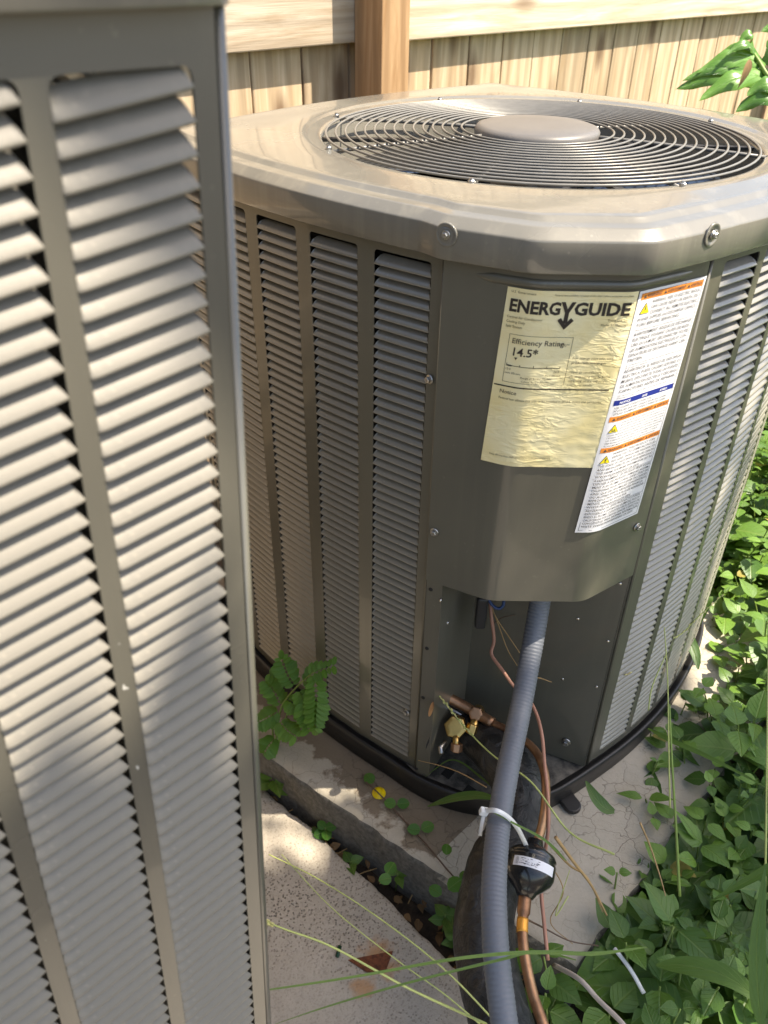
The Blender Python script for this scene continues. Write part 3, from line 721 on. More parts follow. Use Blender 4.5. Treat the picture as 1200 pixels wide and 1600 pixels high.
# cap
ZT = .757
def build_cap(root, outl, c, zt, Rg, mat, n=420):
    prof = [(.0012, .0), (.0105, .0), (.0113, .0010), (.0114, .0275), (.0111, .0290), (.0102, .0300), (.0085, .0312), (.0015, .0372), (.0003, .0379), (-.0012, .0382), (-.0110, .0390), (-.0122, .0394), (-.0160, .0428), (-.0172, .0434), (-.0190, .0437), (-.0260, .0441)]
    rings = [ringpts(offset(outl, o), c, n, zt + z) for o, z in prof]
    last = rings[-1]
    circ = lambda r, z: [Vector((c.x + r * math.cos(a), c.y + r * math.sin(a), z)) for a in np.linspace(-PI, PI, n, endpoint=False)]
    c1 = circ(Rg + .030, zt + .0462)
    for t_ in (.3, .65): rings.append([a.lerp(b, t_) for a, b in zip(last, c1)])
    rings += [c1, circ(Rg + .0275, zt + .0460), circ(Rg + .0235, zt + .0438), circ(Rg + .021, zt + .0434), circ(Rg + .013, zt + .0432), circ(Rg + .009, zt + .0426), circ(Rg + .006, zt + .041), circ(Rg + .004, zt + .036), circ(Rg + .002, zt - .06)]
    v_, f_ = loft(rings); o = obj('top_cover', mesh('top_cover', v_, f_), M[mat], root); fix_normals(o.data); return o
cap = build_cap(ac, BODY, Vector((.0067, .388, 0)), ZT, .2632, 'cap_paint_lit')
GC = Vector((.0067, .385, 0)); GR = .2632
# screws in pressed dimples on the cap band
CAPO = offset(BODY, .0115)
def on_cap(px, py):
    for d_ in np.linspace(.5, 1.2, 2800):
        p = at_d(px, py, d_)
        th_ = math.atan2(p.y - C0.y, p.x - C0.x)
        if p.y < .5:
            q = min(CAPO[::3], key=lambda k: abs((math.atan2(k.y - C0.y, k.x - C0.x) - th_)))
            if (p - C0).to_2d().length < (q - C0).to_2d().length: return p
    return p
for (px, py, nv) in ((697, 367, (-.52, -.855, 0)), (1114, 367, (.60, -.8, 0))):
    p = on_cap(px, py); nv = Vector(nv)
    dm = MB(); dm.lathe([(.0112, -.0010), (.0108, .0002), (.0098, .0005), (.0084, .0001), (.0068, -.0008), (.0056, -.0010)], p, nv, 28); dm.build('screw_dimple', M['cap_paint_lit'], cap)
    screw(cap, p + nv * .0002, nv, s=.68)
# fan grille
def build_grille(root, c, R, zt, nring=15, rin=.094, wire=.0014, seg=96):
    g = bpy.data.objects.new('fan_grille', None); COL.objects.link(g); g.parent = root; g.empty_display_size = .05
    hub_z = zt + .004
    for k in range(nring):
        r = lerp(rin, R, k / (nring - 1)); z = zt + .006 * (1 - (r / R) ** 2)
        b = MB(); b.tube([Vector((c.x + r * math.cos(a), c.y + r * math.sin(a), z)) for a in np.linspace(0, 2 * PI, seg, endpoint=False)], wire, 7, closed=True); b.build('ring', M['grille_wire'], g)
    for k in range(8):
        a = k * PI / 4 + .40; d = Vector((math.cos(a), math.sin(a), 0)); b = MB()
        b.tube([c + d * lerp(.060, R + .012, q / 6) + Vector((0, 0, zt - .0035 + .006 * (1 - lerp(.06 / R, 1.02, q / 6) ** 2))) for q in range(7)], .0021, 7); sp = b.build('spoke', M['grille_wire'], g)
        e = c + d * (R + .012) + Vector((0, 0, zt + .0005)); sc1 = MB(); sc1.lathe([(.0034, -.002), (.0036, .0008), (.0026, .0016), (.0024, .0030), (.0014, .0032)], e, (0, 0, 1), 8); sc1.build('clip', M['zinc'], sp, False)
    for a in (PI + .02, -.30 + .22, PI / 2 + .2, -PI / 2 + .2):
        d = Vector((math.cos(a), math.sin(a), 0)); sd = Vector((-d.y, d.x, 0)); b = MB()
        Mx = Matrix((d, sd, Vector((0, 0, 1)))).transposed(); b.box(c + d * (.04 + R + .006) / 2 + Vector((0, 0, zt - .0095)), (R - .036, .010, .004), Mx); o = b.build('motor_bracket', M['base_black'], g, False)
    hub = MB(); hub.lathe([(.074, -.012), (.0775, -.006), (.0775, .002), (.075, .0055), (.069, .0075), (.035, .0088), (.004, .0092)], Vector((c.x, c.y, hub_z - .001)), (0, 0, 1), 64); hub.build('motor_cover', M['hub_plastic'], g)
    return g
build_grille(ac, GC, GR, ZT + .0445)
# fan
fan = bpy.data.objects.new('fan', None); COL.objects.link(fan); fan.parent = ac
fh = MB(); fh.lathe([(.055, -.09), (.062, -.07), (.062, .0), (.05, .01)], Vector((GC.x, GC.y, ZT - .025)), (0, 0, 1), 32); fh.build('hub', M['base_black'], fan)
for k in range(4):
    a0_ = -2.02 + k * PI / 2; vs = []; fs = []
    for i in range(9):
        r = lerp(.06, .247, i / 8)
        for j in range(9):
            t_ = j / 8 - .5; wd = lerp(.75, .98, i / 8); a = a0_ + t_ * wd + .12 * (i / 8)
            vs.append(Vector((GC.x + r * math.cos(a), GC.y + r * math.sin(a), ZT - .018 + t_ * .070 - .02 * (t_ * t_ * 4))))
    for i in range(8):
        for j in range(8): fs.append((i * 9 + j, i * 9 + j + 1, (i + 1) * 9 + j + 1, (i + 1) * 9 + j))
    o = obj('blade', mesh('blade', vs, fs), M['fan_blade'], fan); solidify(o, .0016, 0)

# ------------------------------------------------------------------ lettering
_cache = {}
def text_geo(s, size, bold=0.0, spacing=1.0):
    key = (s, round(size, 5), bold, spacing)
    if key in _cache: return _cache[key]
    cu = bpy.data.curves.new('t', 'FONT'); cu.body = s; cu.size = size; cu.resolution_u = 2; cu.offset = bold * size; cu.space_character = spacing
    ob = bpy.data.objects.new('t', cu); COL.objects.link(ob); dg = bpy.context.evaluated_depsgraph_get(); me = ob.evaluated_get(dg).to_mesh()
    vs = [v.co.copy() for v in me.vertices]; fs = [tuple(p.vertices) for p in me.polygons]
    ob.evaluated_get(dg).to_mesh_clear(); bpy.data.objects.remove(ob); bpy.data.curves.remove(cu)
    wdt = max([v.x for v in vs]) if vs else 0
    _cache[key] = (vs, fs, wdt); return _cache[key]
class Sticker:
    """flat artwork in millimetres (x right, y down) mapped on the corner cover"""
    def __init__(s, S): s.S = S; s.parts = {}; s.block = 'printed_heading'
    def mb(s, mat): return s.parts.setdefault((s.block, mat), ([], [], []))
    def poly(s, pts, mat, layer=1):
        V, F, Lr = s.mb(mat); b = len(V); V += [(x, y) for x, y in pts]; Lr += [layer] * len(pts); F.append(tuple(range(b, b + len(pts))))
    def rect(s, x0, y0, x1, y1, mat, layer=1, sub=12):
        for k in range(sub): a, b = lerp(x0, x1, k / sub), lerp(x0, x1, (k + 1) / sub); s.poly([(a, y0), (b, y0), (b, y1), (a, y1)], mat, layer)
    def text(s, txt, x, y, size, mat, bold=0.0, width=None, layer=2, spacing=1.0, align='l'):
        vs, fs, wd = text_geo(txt, size, bold, spacing)
        if width is None and align == 'l' and getattr(s, 'maxx', 0) and x + wd > s.maxx: width = s.maxx - x
        k = (width / wd) if (width and wd > 0) else 1.0
        x0 = x if align == 'l' else (x - wd * k if align == 'r' else x - wd * k / 2)
        V, F, Lr = s.mb(mat); b = len(V); V += [(x0 + v.x * k, y - v.y) for v in vs]; Lr += [layer] * len(vs); F += [tuple(i + b for i in f) for f in fs]
    def build(s, root):
        for (blk, mat), (V, F, Lr) in s.parts.items():
            me = mesh('print', [s.S(x, y * getattr(s, 'ky', 1.0), .00022 * l) for (x, y), l in zip(V, Lr)], F, False); obj(blk.rstrip('_0123456789'), me, M[mat], root)
def sticker_base(name, w_, h_, S, mat, label):
    nx, ny = 40, 60; vs = [S(w_ * i / nx, h_ * j / ny, 0) for j in range(ny + 1) for i in range(nx + 1)]
    fs = [(j * (nx + 1) + i, (j + 1) * (nx + 1) + i, (j + 1) * (nx + 1) + i + 1, j * (nx + 1) + i + 1) for j in range(ny) for i in range(nx)]
    o = obj(name, mesh(name, vs, fs), M[mat], ac); o['label'] = label; return o

def S_yellow(x, y, e):
    z = .7390 - y / 1000; s = -.0700 + x / 1000 - .052 * y / 1000
    cr_ = .00035 * mnoise.noise((x * .05, y * .16, 1.3)) + .00025 * mnoise.noise((x * .13, y * .4, 5))
    edge = .6 if y > 150 or x < 20 else .35
    return corner_surf(s, z, .0020 + .0003 + cr_ * edge * 2 + e)
ye = sticker_base('energy_sticker', 119, 187, S_yellow, 'yellow_sticker', 'crinkled pale yellow energy rating sticker')
A = Sticker(S_yellow); T = A.text; k = 'black_print'; g_ = 'grey_print'
T('U.S. Government', 4, 4.6, 3.2, g_); T('Federal law prohibits removal of this label before consumer purchase.', 115, 4.6, 2.5, g_, align='r', width=72)
T('ENERG', 4, 22, 16.5, k, .035, width=46.5); T('GUIDE', 63, 22, 16.5, k, .035, width=51.5)
A.poly([(50.2, 9.9), (53.9, 9.9), (57.0, 16.6), (60.1, 9.9), (63.8, 9.9), (58.9, 20), (58.9, 30.5), (55.1, 30.5), (55.1, 20)], k, 2)
A.poly([(49.5, 27.5), (52.3, 25.0), (57, 31.0), (61.7, 25.0), (64.5, 27.5), (57, 36.5)], k, 3)
A.block = 'printed_model_text'
T('Central Air Conditioner', 3.5, 28.6, 3.3, g_); T('Cooling Only', 3.5, 33.2, 3.3, g_); T('Split System', 3.5, 37.8, 3.3, g_)
T('Trane U.S. Inc.', 115, 28.0, 3.2, g_, align='r'); T('Model 4TTR6036J1', 115, 32.6, 3.2, g_, align='r')
A.block = 'printed_rating_box'
for (x0, y0, x1, y1) in ((9, 44, 68, 44.4), (9, 93, 68, 93.4), (9, 44, 9.4, 93.4), (67.6, 44, 68, 93.4)): A.rect(x0, y0, x1, y1, g_, 1, 8)
T('Efficiency Rating', 12, 53, 7.4, g_, .006); T('(SEER)**', 53.5, 53, 3.4, g_); T('14.5*', 13, 65, 11.5, k, .012)
A.poly([(17, 66.8), (20, 66.8), (18.5, 69.5)], k, 2)
A.rect(10.5, 75.6, 61, 76.2, k, 1); A.rect(10.5, 75.2, 16, 76.5, k, 2, 3)
for q in (10.5, 23, 35.5, 48, 60.6): A.rect(q, 73.6, q + .5, 76.2, k, 2, 1)
T('13.0', 10, 80.5, 3.2, g_); T('26.0', 55.5, 80.5, 3.2, g_); T('Least Efficient', 10, 84.3, 2.7, g_); T('Most Efficient', 63, 84.3, 2.7, g_, align='r')
T('Range of Similar Models', 40, 88.0, 3.0, g_, align='c'); T('Central Air Conditioners', 40, 91.6, 2.6, g_, align='c')
A.block = 'printed_side_note'
for q, l in enumerate(('For energy cost info, visit', 'productinfo.energy.gov')): T(l, 71, 66 + q * 4.6, 3.3, g_, .0 if q == 0 else .012, width=39 if q == 0 else 33)
for q, l in enumerate(('*Your air conditioner\u2019s', 'efficiency rating may be better', 'depending on the coil your', 'contractor installs.')): T(l, 71, 80.5 + q * 4.5, 3.3, g_)
A.block = 'printed_notice'
A.rect(1.5, 97.2, 113, 98.5, k, 2, 24); A.block = 'printed_notice_text'
T('Notice', 8, 106, 6.0, g_, .006); T('Federal law allows this unit to be installed in all U.S. states and territories.', 8, 112.2, 3.5, g_, width=101)
A.block = 'printed_footer'
T('Energy Efficiency Ratio (EER): this model has an efficiency rating of 12.2', 8, 177, 2.6, g_, width=62)
A.build(ye)

WW, WH = 88, 270
def S_white(x, y, e):
    z = .7385 - y / 1000; s = .0500 + x / 1000 - .072 * y / 1000; return corner_surf(s, z, .0026 + .00012 * mnoise.noise((x * .03, y * .03, 9)) + e)
we = sticker_base('warning_sticker', WW, WH, S_white, 'white_sticker', 'tall white warning sticker with orange bands')
FRM = Sticker(S_white); B = Sticker(S_white); B.maxx = WW - 5; T = B.text; k = 'ink'
def frame_box(y0, y1):
    for (a, b, c_, d_) in ((3, y0, WW - 3, y0 + .4), (3, y1 - .4, WW - 3, y1), (3, y0, 3.4, y1), (WW - 3.4, y0, WW - 3, y1)): FRM.rect(a, b, c_, d_, k, 1, 6 if c_ - a > 2 else 1)
FRM.block = 'printed_border'; frame_box(2.5, WH - 2.5); FRM.build(we)
_bn = [0]
def band(y0, y1):
    _bn[0] += 1; B.block = 'warning_band_%d' % _bn[0]
    B.rect(3.2, y0, WW - 3.2, y1, 'orange_print', 1, 16); ym = y1 - (y1 - y0) * .27; sz = (y1 - y0) * .78
    for xx in (6.0, 32, 63): B.poly([(xx, ym + .2), (xx + sz * .75, ym + .2), (xx + sz * .37, ym - sz * .62)], 'ink', 2)
    T('WARNING!', 10.5, ym, sz, k, .012, width=19, layer=3); T('AVERTISSEMENT!', 36.5, ym, sz, k, .012, width=24.5, layer=3); T('ADVERTENCIA!', 67.5, ym, sz, k, .012, width=15.5, layer=3); B.block = 'warning_text_%d' % _bn[0]
def para(lines, y, size, step, x=6, maxw=None):
    for i, l in enumerate(lines):
        xx = x[i] if isinstance(x, list) else x; T(l, xx, y + i * step, size, k, .004); 
    return y + len(lines) * step
def tri(x, y, s, glyph):
    keep = B.block; B.block = 'warning_symbol_%d' % _bn[0]
    B.poly([(x, y), (x + s, y), (x + s / 2, y - s * .92)], 'ink', 2); B.poly([(x + .9, y - .5), (x + s - .9, y - .5), (x + s / 2, y - s * .92 + 1.2)], 'yellow_print', 3)
    if glyph == '!': T('!', x + s / 2, y - 1.6, s * .72, k, .02, layer=4, align='c')
    elif glyph == 'bolt':
        c_ = x + s / 2; B.poly([(c_ - .3, y - s * .66), (c_ + 1.0, y - s * .66), (c_ + .2, y - s * .42), (c_ + 1.1, y - s * .42), (c_ - .7, y - 1.5), (c_ - .2, y - s * .33), (c_ - 1.1, y - s * .33)], k, 4)
    else: T('LL', x + s / 2, y - 1.8, s * .42, k, .03, layer=4, align='c')
    B.block = keep
band(3.0, 9.5); tri(5, 24.5, 12.5, 'bolt')
y = para(['WARNING: RISK OF ELECTRIC SHOCK', 'CAN CAUSE INJURY OR DEATH. DIS-', 'CONNECT ALL REMOTE ELECTRIC', 'POWER SUPPLIES and DISCHARGE CAPACI-', 'TORS BEFORE SERVICING.'], 15, 5.0, 5.7, [19, 19, 19, 5, 5])
T('Wait five minutes for capacitors to discharge before servicing this unit.', 5, y - 1.2, 2.5, k); y += 4.0
y = para(['AVERTISSEMENT: RISQUE DE D\u00c9CHARGE', '\u00c9LECTRIQUE, POUVANT CAUSER DES BLESS-', 'URES OU LA MORT. D\u00c9CONNECTER TOUTES', 'LES ALIMENTATIONS \u00c9LECTRIQUES ET CON-', 'DENSATEURS DE D\u00c9CHARGE AVANT L\u2019EN-', 'TRETIEN.'], y, 5.0, 5.7, 5)
T('Le condensateur est charg\u00e9. Attendre cinq minutes avant la mise en service', 5, y - 1.4, 2.5, k); T('de cet appareil et d\u00e9brancher.', 5, y + 1.4, 2.5, k); y += 6.2
y = para(['ADVERTENCIA: EL RIESGO DE DESCARGA', 'EL\u00c9CTRICA, PUEDE CAUSAR LESIONES O', 'MUERTE. DESCONECTE TODAS LAS FUENTES', 'DE ALIMENTACI\u00d3N EL\u00c9CTRICA Y DESCARGA', 'CAPACITORES ANTES DE REPARAR.'], y, 5.0, 5.7, 5)
T('Los capacitores est\u00e1n cargados. Espere cinco minutos antes de dar servicio.', 5, y - 1.4, 2.5, k); T('Desconecte la unidad.', 5, y + 1.4, 2.5, k); y += 3.4
B.block = 'notice_band_1'; B.rect(3.2, y, WW - 3.2, y + 6.2, 'blue_print', 1, 16)
for xx, tx in ((16, 'NOTICE'), (43, 'AVIS'), (70, 'AVISO')): T(tx, xx, y + 4.5, 3.8, 'white_print', .02, layer=3, align='c')
y += 10.2; B.block = 'conductor_text_1'
y = para(['USE COPPER CONDUCTORS ONLY', 'N\u2019UTILISER QUE DES CONDUCTEURS EN CUIVRE', 'UTILICE SOLAMENTE CONDUCTORES DE COBRE'], y, 3.3, 3.7, 5); y -= 1.6
band(y, y + 6.5); y += 6.5; tri(5, y + 13.5, 11.5, 'hand')
y = para(['CRANKCASE HEATER AND HOT SURFACES CAN BURN. ALLOW TO COOL', 'BEFORE SERVICING. FAILURE TO FOLLOW THIS WARNING COULD', 'RESULT IN SERIOUS INJURY. KEEP PANELS IN PLACE WHEN RUNNING.', 'LES SURFACES CHAUDES PEUVENT CAUSER DES BR\u00dbLURES GRAVES.', 'LAISSER REFROIDIR AVANT DE PROC\u00c9DER \u00c0 L\u2019ENTRETIEN COMPLET DE', 'L\u2019APPAREIL. NE PAS FAIRE FONCTIONNER SANS LES PANNEAUX EN PLACE.', 'LAS SUPERFICIES CALIENTES PUEDEN CAUSAR QUEMADURAS GRAVES.', 'DEJE ENFRIAR ANTES DE DAR SERVICIO. NO OPERE SIN LOS PANELES.', 'EL INCUMPLIMIENTO PUEDE RESULTAR EN LESIONES PERSONALES.'], y + 3.8, 2.35, 3.4, [18, 18, 18, 18, 5, 5, 5, 5, 5]); y -= 1.8
band(y, y + 6.3); y += 6.3; tri(5, y + 14, 11.5, '!')
y = para(['WARNING: THIS PRODUCT CAN', 'EXPOSE YOU TO CHEMICALS INCLUD-', 'ING LEAD, WHICH ARE KNOWN TO', 'THE STATE OF CALIFORNIA TO CAUSE CANCER', 'AND BIRTH DEFECTS OR OTHER REPRODUC-', 'TIVE HARM. FOR MORE INFORMATION GO TO', 'WWW.P65WARNINGS.CA.GOV'], y + 4.6, 4.2, 4.75, [18, 18, 18, 5, 5, 5, 5])
B.rect(3.4, y - 3.6, WW - 3.4, y - 3.3, k, 1, 8); y += .4
y = para(['AVERTISSEMENT: CE PRODUIT PEUT VOUS', 'EXPOSER \u00c0 DES PRODUITS CHIMIQUES, NOTAM-', 'MENT \u00c0 DU PLOMB, CONNU DANS L\u2019\u00c9TAT DE', 'CALIFORNIE POUR PROVOQUER UN CANCER', 'AINSI QUE DES ANOMALIES CONG\u00c9NITALES', 'OU AUTRES EFFETS N\u00c9FASTES POUR LA', 'REPRODUCTION. POUR PLUS DE RENSEIGNE-', 'MENTS, RENDEZ-VOUS SUR', 'WWW.P65WARNINGS.CA.GOV'], y, 4.2, 4.6, 5)
B.rect(3.4, y - 3.4, WW - 3.4, y - 3.1, k, 1, 8); y += .5
y = para(['ADVERTENCIA: ESTE PRODUCTO PUEDE', 'EXPONERLO A SUSTANCIAS QU\u00cdMICAS, INCLUY-', 'ENDO EL PLOMO, CONOCIDO EN EL ESTADO DE', 'CALIFORNIA POR CAUSAR C\u00c1NCER Y DEFECTOS', 'CONG\u00c9NITOS. PARA OBTENER INFORMACI\u00d3N', 'VISITE WWW.P65WARNINGS.CA.GOV'], y, 4.2, 4.6, 5)
B.ky = min(1.0, (WH - 4.0) / (y - 1.5)); print('sticker', y); B.build(we)

# ------------------------------------------------------------------ service valves
val = MB
V1 = at_d(711, 1137, 1.135); V2 = at_d(743, 1116, 1.145)
ax1 = (CAM - V1).normalized() * .85 + Vector((-.15, -.2, 0)); ax1.normalize()
def hexcap(parent, p, ax, r, h, name='valve_cap', mat='brass'):
    b = MB(); b.lathe([(r * .9, -h), (r, -h * .9), (r, -h * .12), (r * .93, 0), (r * .6, .0004)], p, ax, 6); o = b.build(name, M[mat], parent, False); bevel_mod(o, .0008, 2, 20); return o
gas = bpy.data.objects.new('service_valve', None); COL.objects.link(gas); gas.parent = ac
hexcap(gas, V1, ax1, .0168, .018); b = MB(); b.tube([V1 - ax1 * .016, V1 - ax1 * .055], .011, 16); b.build('valve_body', M['brass'], gas)
pt = at_d(713, 1168, 1.13); b = MB(); b.tube([V1 - ax1 * .026, pt.lerp(V1, .4), pt], .0048, 12); b.build('service_port', M['brass'], gas); hexcap(gas, pt + Vector((0, -.002, -.006)), Vector((-.1, -.5, -.8)), .0085, .012, 'port_cap', 'copper')
liq = bpy.data.objects.new('service_valve', None); COL.objects.link(liq); liq.parent = ac
hexcap(liq, V2, ax1, .0108, .014, 'valve_cap', 'copper'); b = MB(); b.tube([V2 - ax1 * .012, V2 - ax1 * .04], .009, 14); b.build('valve_body', M['brass'], liq)
p2 = at_d(738, 1140, 1.135); b = MB(); b.tube([V2 - ax1 * .02, p2], .006, 12); b.build('service_port', M['brass'], liq); hexcap(liq, p2 + Vector((-.003, -.004, -.004)), Vector((-.3, -.6, -.7)), .0085, .014, 'port_cap')
b = MB(); b.tube(catmull([at_d(672, 1076, 1.165), at_d(700, 1090, 1.165), at_d(733, 1108, 1.16), at_d(770, 1130, 1.14)], 6), .0078, 14); b.build('stub_pipe', M['copper'], liq)
b = MB(); b.tube([at_d(690, 1100, 1.17), at_d(722, 1118, 1.17), at_d(745, 1126, 1.165)], .0045, 10); b.build('bracket_rod', M['zinc'], liq)
b = MB(); b.tube([at_d(697, 1158, 1.14), at_d(688, 1168, 1.135), at_d(690, 1178, 1.13)], .0035, 8); b.build('ground_screw', M['zinc'], gas)
# electrical plug hanging under the cover
pb = at_d(752, 955, 1.04); b = MB(); b.box(pb, (.014, .014, .052)); o = b.build('connector_plug', M['pipe_black'], ac, False); bevel_mod(o, .003, 2)
b = MB(); b.tube(catmull([at_d(760, 930, 1.06), at_d(768, 944, 1.06), at_d(778, 951, 1.06), at_d(786, 946, 1.06), at_d(788, 930, 1.06)], 6), .0022, 8); b.build('control_wire', M['blue_wire'], ac)

# ------------------------------------------------------------------ left (near) unit, taller, leaning slightly on its pad
P0 = Vector((-0.2462, -0.3729, 0.9753))
sA = Vector((0.7737, 0.6335, 0.0025)); hA = Vector((-0.0270, 0.0289, 0.9992)); nA = Vector((0.6330, -0.7732, 0.0395))
LEAN = .0767; SLANT = -.125      # the old cabinet has racked a little: sides lean, louvres slant
LH = 1.088; LW = .70
near = thing('air_conditioner', 'taller louvred air conditioner with sunlit pale slats, close and out of focus', 'air conditioner', (0, 0, 0), 'outdoor air conditioner units')
ML = Matrix(((sA.x, -nA.x, hA.x, P0.x), (sA.y, -nA.y, hA.y, P0.y), (sA.z, -nA.z, hA.z, P0.z), (0, 0, 0, 1))) @ Matrix.Translation((-LW / 2, LW / 2, -LH))
near.matrix_world = ML
HX = LW / 2          # face plane at y = -HX, right edge x = +HX, panel top z = LH
LP = .0115; LCW, LBAR, LFR = .0535, .0098, .0101
cols = []; xr = HX - LFR
while xr - LCW > -HX + .02: cols.append((xr - LCW, xr)); xr -= LCW + LBAR
fc = lambda s: (Vector((s, -HX, 0)), Vector((0, -1, 0)))
zo1 = LH - .0180; zo0 = .035
v_, f_ = louver_frame(fc, -HX + .006, HX, cols, .020, zo0, zo1, LH + .004, rad=.0045)
fp_ = obj('side_panel', mesh('side_panel', v_, f_), M['near_paint_shaded'], near)
if fp_.data.polygons[0].normal.y > 0: fp_.data.flip_normals()
solidify(fp_, .0012); split_edges(fp_)
SLN = slat_mesh('slat', LCW, LP, .0088, .90, .0016)
zsn = [zo1 - (k + 1) * LP + .0010 for k in range(int((zo1 - zo0) / LP))]
def slats_near(panel, cols_, indiv, zs, place):
    rest = MB()
    for ci, c_ in enumerate(cols_):
        for z in zs:
            Mx = Matrix.Translation((LEAN * (z - LH), 0, 0)) @ place((c_[0] + c_[1]) / 2, z) @ Matrix.Rotation(rnd(-.01, .01), 4, 'X') @ Matrix.Rotation(-SLANT, 4, 'Y')
            if ci in indiv: o = obj('slat', SLN, M['near_slat_paint_lit'], panel); o.matrix_local = Mx
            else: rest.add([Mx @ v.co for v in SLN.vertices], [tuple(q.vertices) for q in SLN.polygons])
    if rest.v: tag(rest.build('slat_rows', M['near_slat_paint_lit'], panel), kind='stuff')
slats_near(fp_, cols, (0, 1, 2), zsn, lambda s, z: Matrix(((-1, 0, 0, s), (0, -1, 0, -HX), (0, 0, 1, z), (0, 0, 0, 1))))
# rounded corner strip with a seam, then the side panel facing the other unit
b = MB(); r_ = .0065; arc = [Vector((HX + .0008 + r_ * math.sin(a), -HX + r_ * (1 - math.cos(a)), 0)) for a in np.linspace(0, PI / 2, 8)] + [Vector((HX + .0008 + r_, -HX + r_ + .012, 0))]
na = len(arc); o = obj('corner_strip', mesh('corner_strip', [Vector((p.x, p.y, .020)) for p in arc] + [Vector((p.x, p.y, LH + .004)) for p in arc], [(i, i + 1, na + i + 1, na + i) for i in range(na - 1)]), M['near_paint_shaded'], near); solidify(o, .0014)
sideC = [(-HX + .075 + k * (LCW + LBAR), -HX + .075 + k * (LCW + LBAR) + LCW) for k in range(9)]
fc2 = lambda s: (Vector((HX + .006, s, 0)), Vector((1, 0, 0)))
v_, f_ = louver_frame(fc2, -HX + .060, HX - .01, sideC, .020, zo0, zo1, LH + .004)
sp_ = obj('side_panel', mesh('side_panel', v_, f_), M['taupe_paint'], near)
if sp_.data.polygons[0].normal.x < 0: sp_.data.flip_normals()
solidify(sp_, .0012); split_edges(sp_)
slats_near(sp_, sideC, (), zsn, lambda s, z: Matrix(((0, 1, 0, HX + .006), (-1, 0, 0, s), (0, 0, 1, z), (0, 0, 0, 1))))
for nm, pts in (('rear_panel', [Vector((HX, HX, 0)), Vector((-HX, HX, 0)), Vector((-HX, -HX + .006, 0))]),):
    plate(nm, pts, .02, LH + .003, .0014, near)
b = MB(); b.box((-.012, .0, LH / 2), (LW - .085, LW - .08, LH - .04)); b.build('coil', M['coil_fins'], near, False)
sq = dense(fillet_poly([Vector((0, -HX, 0)), Vector((HX, -HX, 0)), Vector((HX, HX, 0)), Vector((-HX, HX, 0)), Vector((-HX, -HX, 0)), Vector((0, -HX, 0))], .014)[:-1], .004)
sqc = Vector((0, 0, 0))
build_cap(near, offset(sq, -.001), sqc, LH, .27, 'cap_paint_lit'); build_grille(near, sqc, .27, LH + .0445, seg=48)
v_, f_ = loft([ringpts(offset(sq, o_), sqc, 240, z) for o_, z in ((-.03, .019), (.004, .019), (.006, .017), (.004, -.012), (-.03, -.012))], close_last=True); obj('base_pan', mesh('base_pan', v_, f_), M['base_black'], near)
plate('corner_strip', [Vector((HX - .003, -HX + .014, 0)), Vector((HX - .003, -HX + .060, 0))], .02, LH - .27, .0014, near, 'coil_fins')  # dark strip, not a post, added to block bright gaps behind the slats
for ch in near.children:
    if ch.type == 'MESH' and ch.name.split('.')[0] in ('side_panel', 'corner_strip', 'rear_panel', 'coil', 'base_pan'):
        for v in ch.data.vertices: v.co.x += LEAN * (v.co.z - LH)

# ------------------------------------------------------------------ pipework
def smooth_path(pts, n=10): return catmull(pts, n)
# grey flexible conduit, ribbed
path = resample(smooth_path([at_d(848, 905, 1.0), at_d(842, 950, 1.015), at_d(828, 1030, 1.01), at_d(812, 1115, .985), at_d(794, 1200, .94), at_d(779, 1290, .895), at_d(772, 1380, .84), at_d(774, 1470, .80), at_d(783, 1560, .775), at_d(800, 1680, .75), at_d(830, 1820, .74)]), .00085)
b = MB(); b.tube(path, lambda i, t: .0132 + .00022 * math.sin(2 * PI * i / 5.5), 22); tag(b.build('electrical_conduit', M['conduit_grey']), 'ribbed grey flexible conduit running down from the corner cover', 'conduit')
# insulated suction line
pts = smooth_path([V1 - ax1 * .045, at_d(742, 1150, 1.165), at_d(783, 1180, 1.13), at_d(812, 1235, 1.09), at_d(804, 1300, 1.05), at_d(772, 1365, 1.02), at_d(757, 1440, .985), at_d(763, 1520, .945), at_d(786, 1610, .90), at_d(815, 1730, .86)], 16)
pts = resample(pts, .0035)
def insul(i, t):
    base = lerp(.024, .0365, min(1, t * 6))
    return lambda a: base * (1 + .055 * mnoise.noise((math.cos(a) * 1.8, math.sin(a) * 1.8, i * .09)) + .030 * mnoise.noise((math.cos(a) * 5, math.sin(a) * 5, i * .28)))
b = MB(); b.tube(pts, insul, 30); tag(b.build('insulated_pipe', M['insulation_black']), 'thick black foam insulated pipe wrapped in wrinkled tape', 'pipe')
# copper liquid line in two lengths around the drier
cp = smooth_path([at_d(770, 1130, 1.14), at_d(800, 1145, 1.12), at_d(832, 1168, 1.09), at_d(849, 1200, 1.05), at_d(853, 1240, 1.02), at_d(848, 1285, .995), at_d(838, 1322, .975)], 10)
b = MB(); b.tube(resample(cp, .004), .0056, 16); tag(b.build('copper_pipe', M['copper']), 'curved bare copper pipe from the brass valve down to the black drier', 'pipe')
dA = at_d(836, 1318, .972); dB = at_d(821, 1398, .938); dx = (dB - dA).normalized(); dl = (dB - dA).length
dr = thing('filter_drier', 'black filter drier canister on the copper pipe with a small white label', 'filter drier', tuple(dB))
b = MB(); RD = .0292
b.lathe([(.009, -.004), (.0105, .002), (.019, .008), (.0262, .012), (RD * .985, .017), (RD * .95, .0185), (RD * .95, .0205), (RD, .0225), (RD, dl * .60), (RD * .99, dl * .64), (RD * .90, dl * .74), (RD * .66, dl * .86), (.013, dl * .95), (.0095, dl + .003)], dA, dx, 40)
ob = b.build('canister', M['drier_black'], dr); ob.matrix_parent_inverse = Matrix.Translation(dB).inverted()
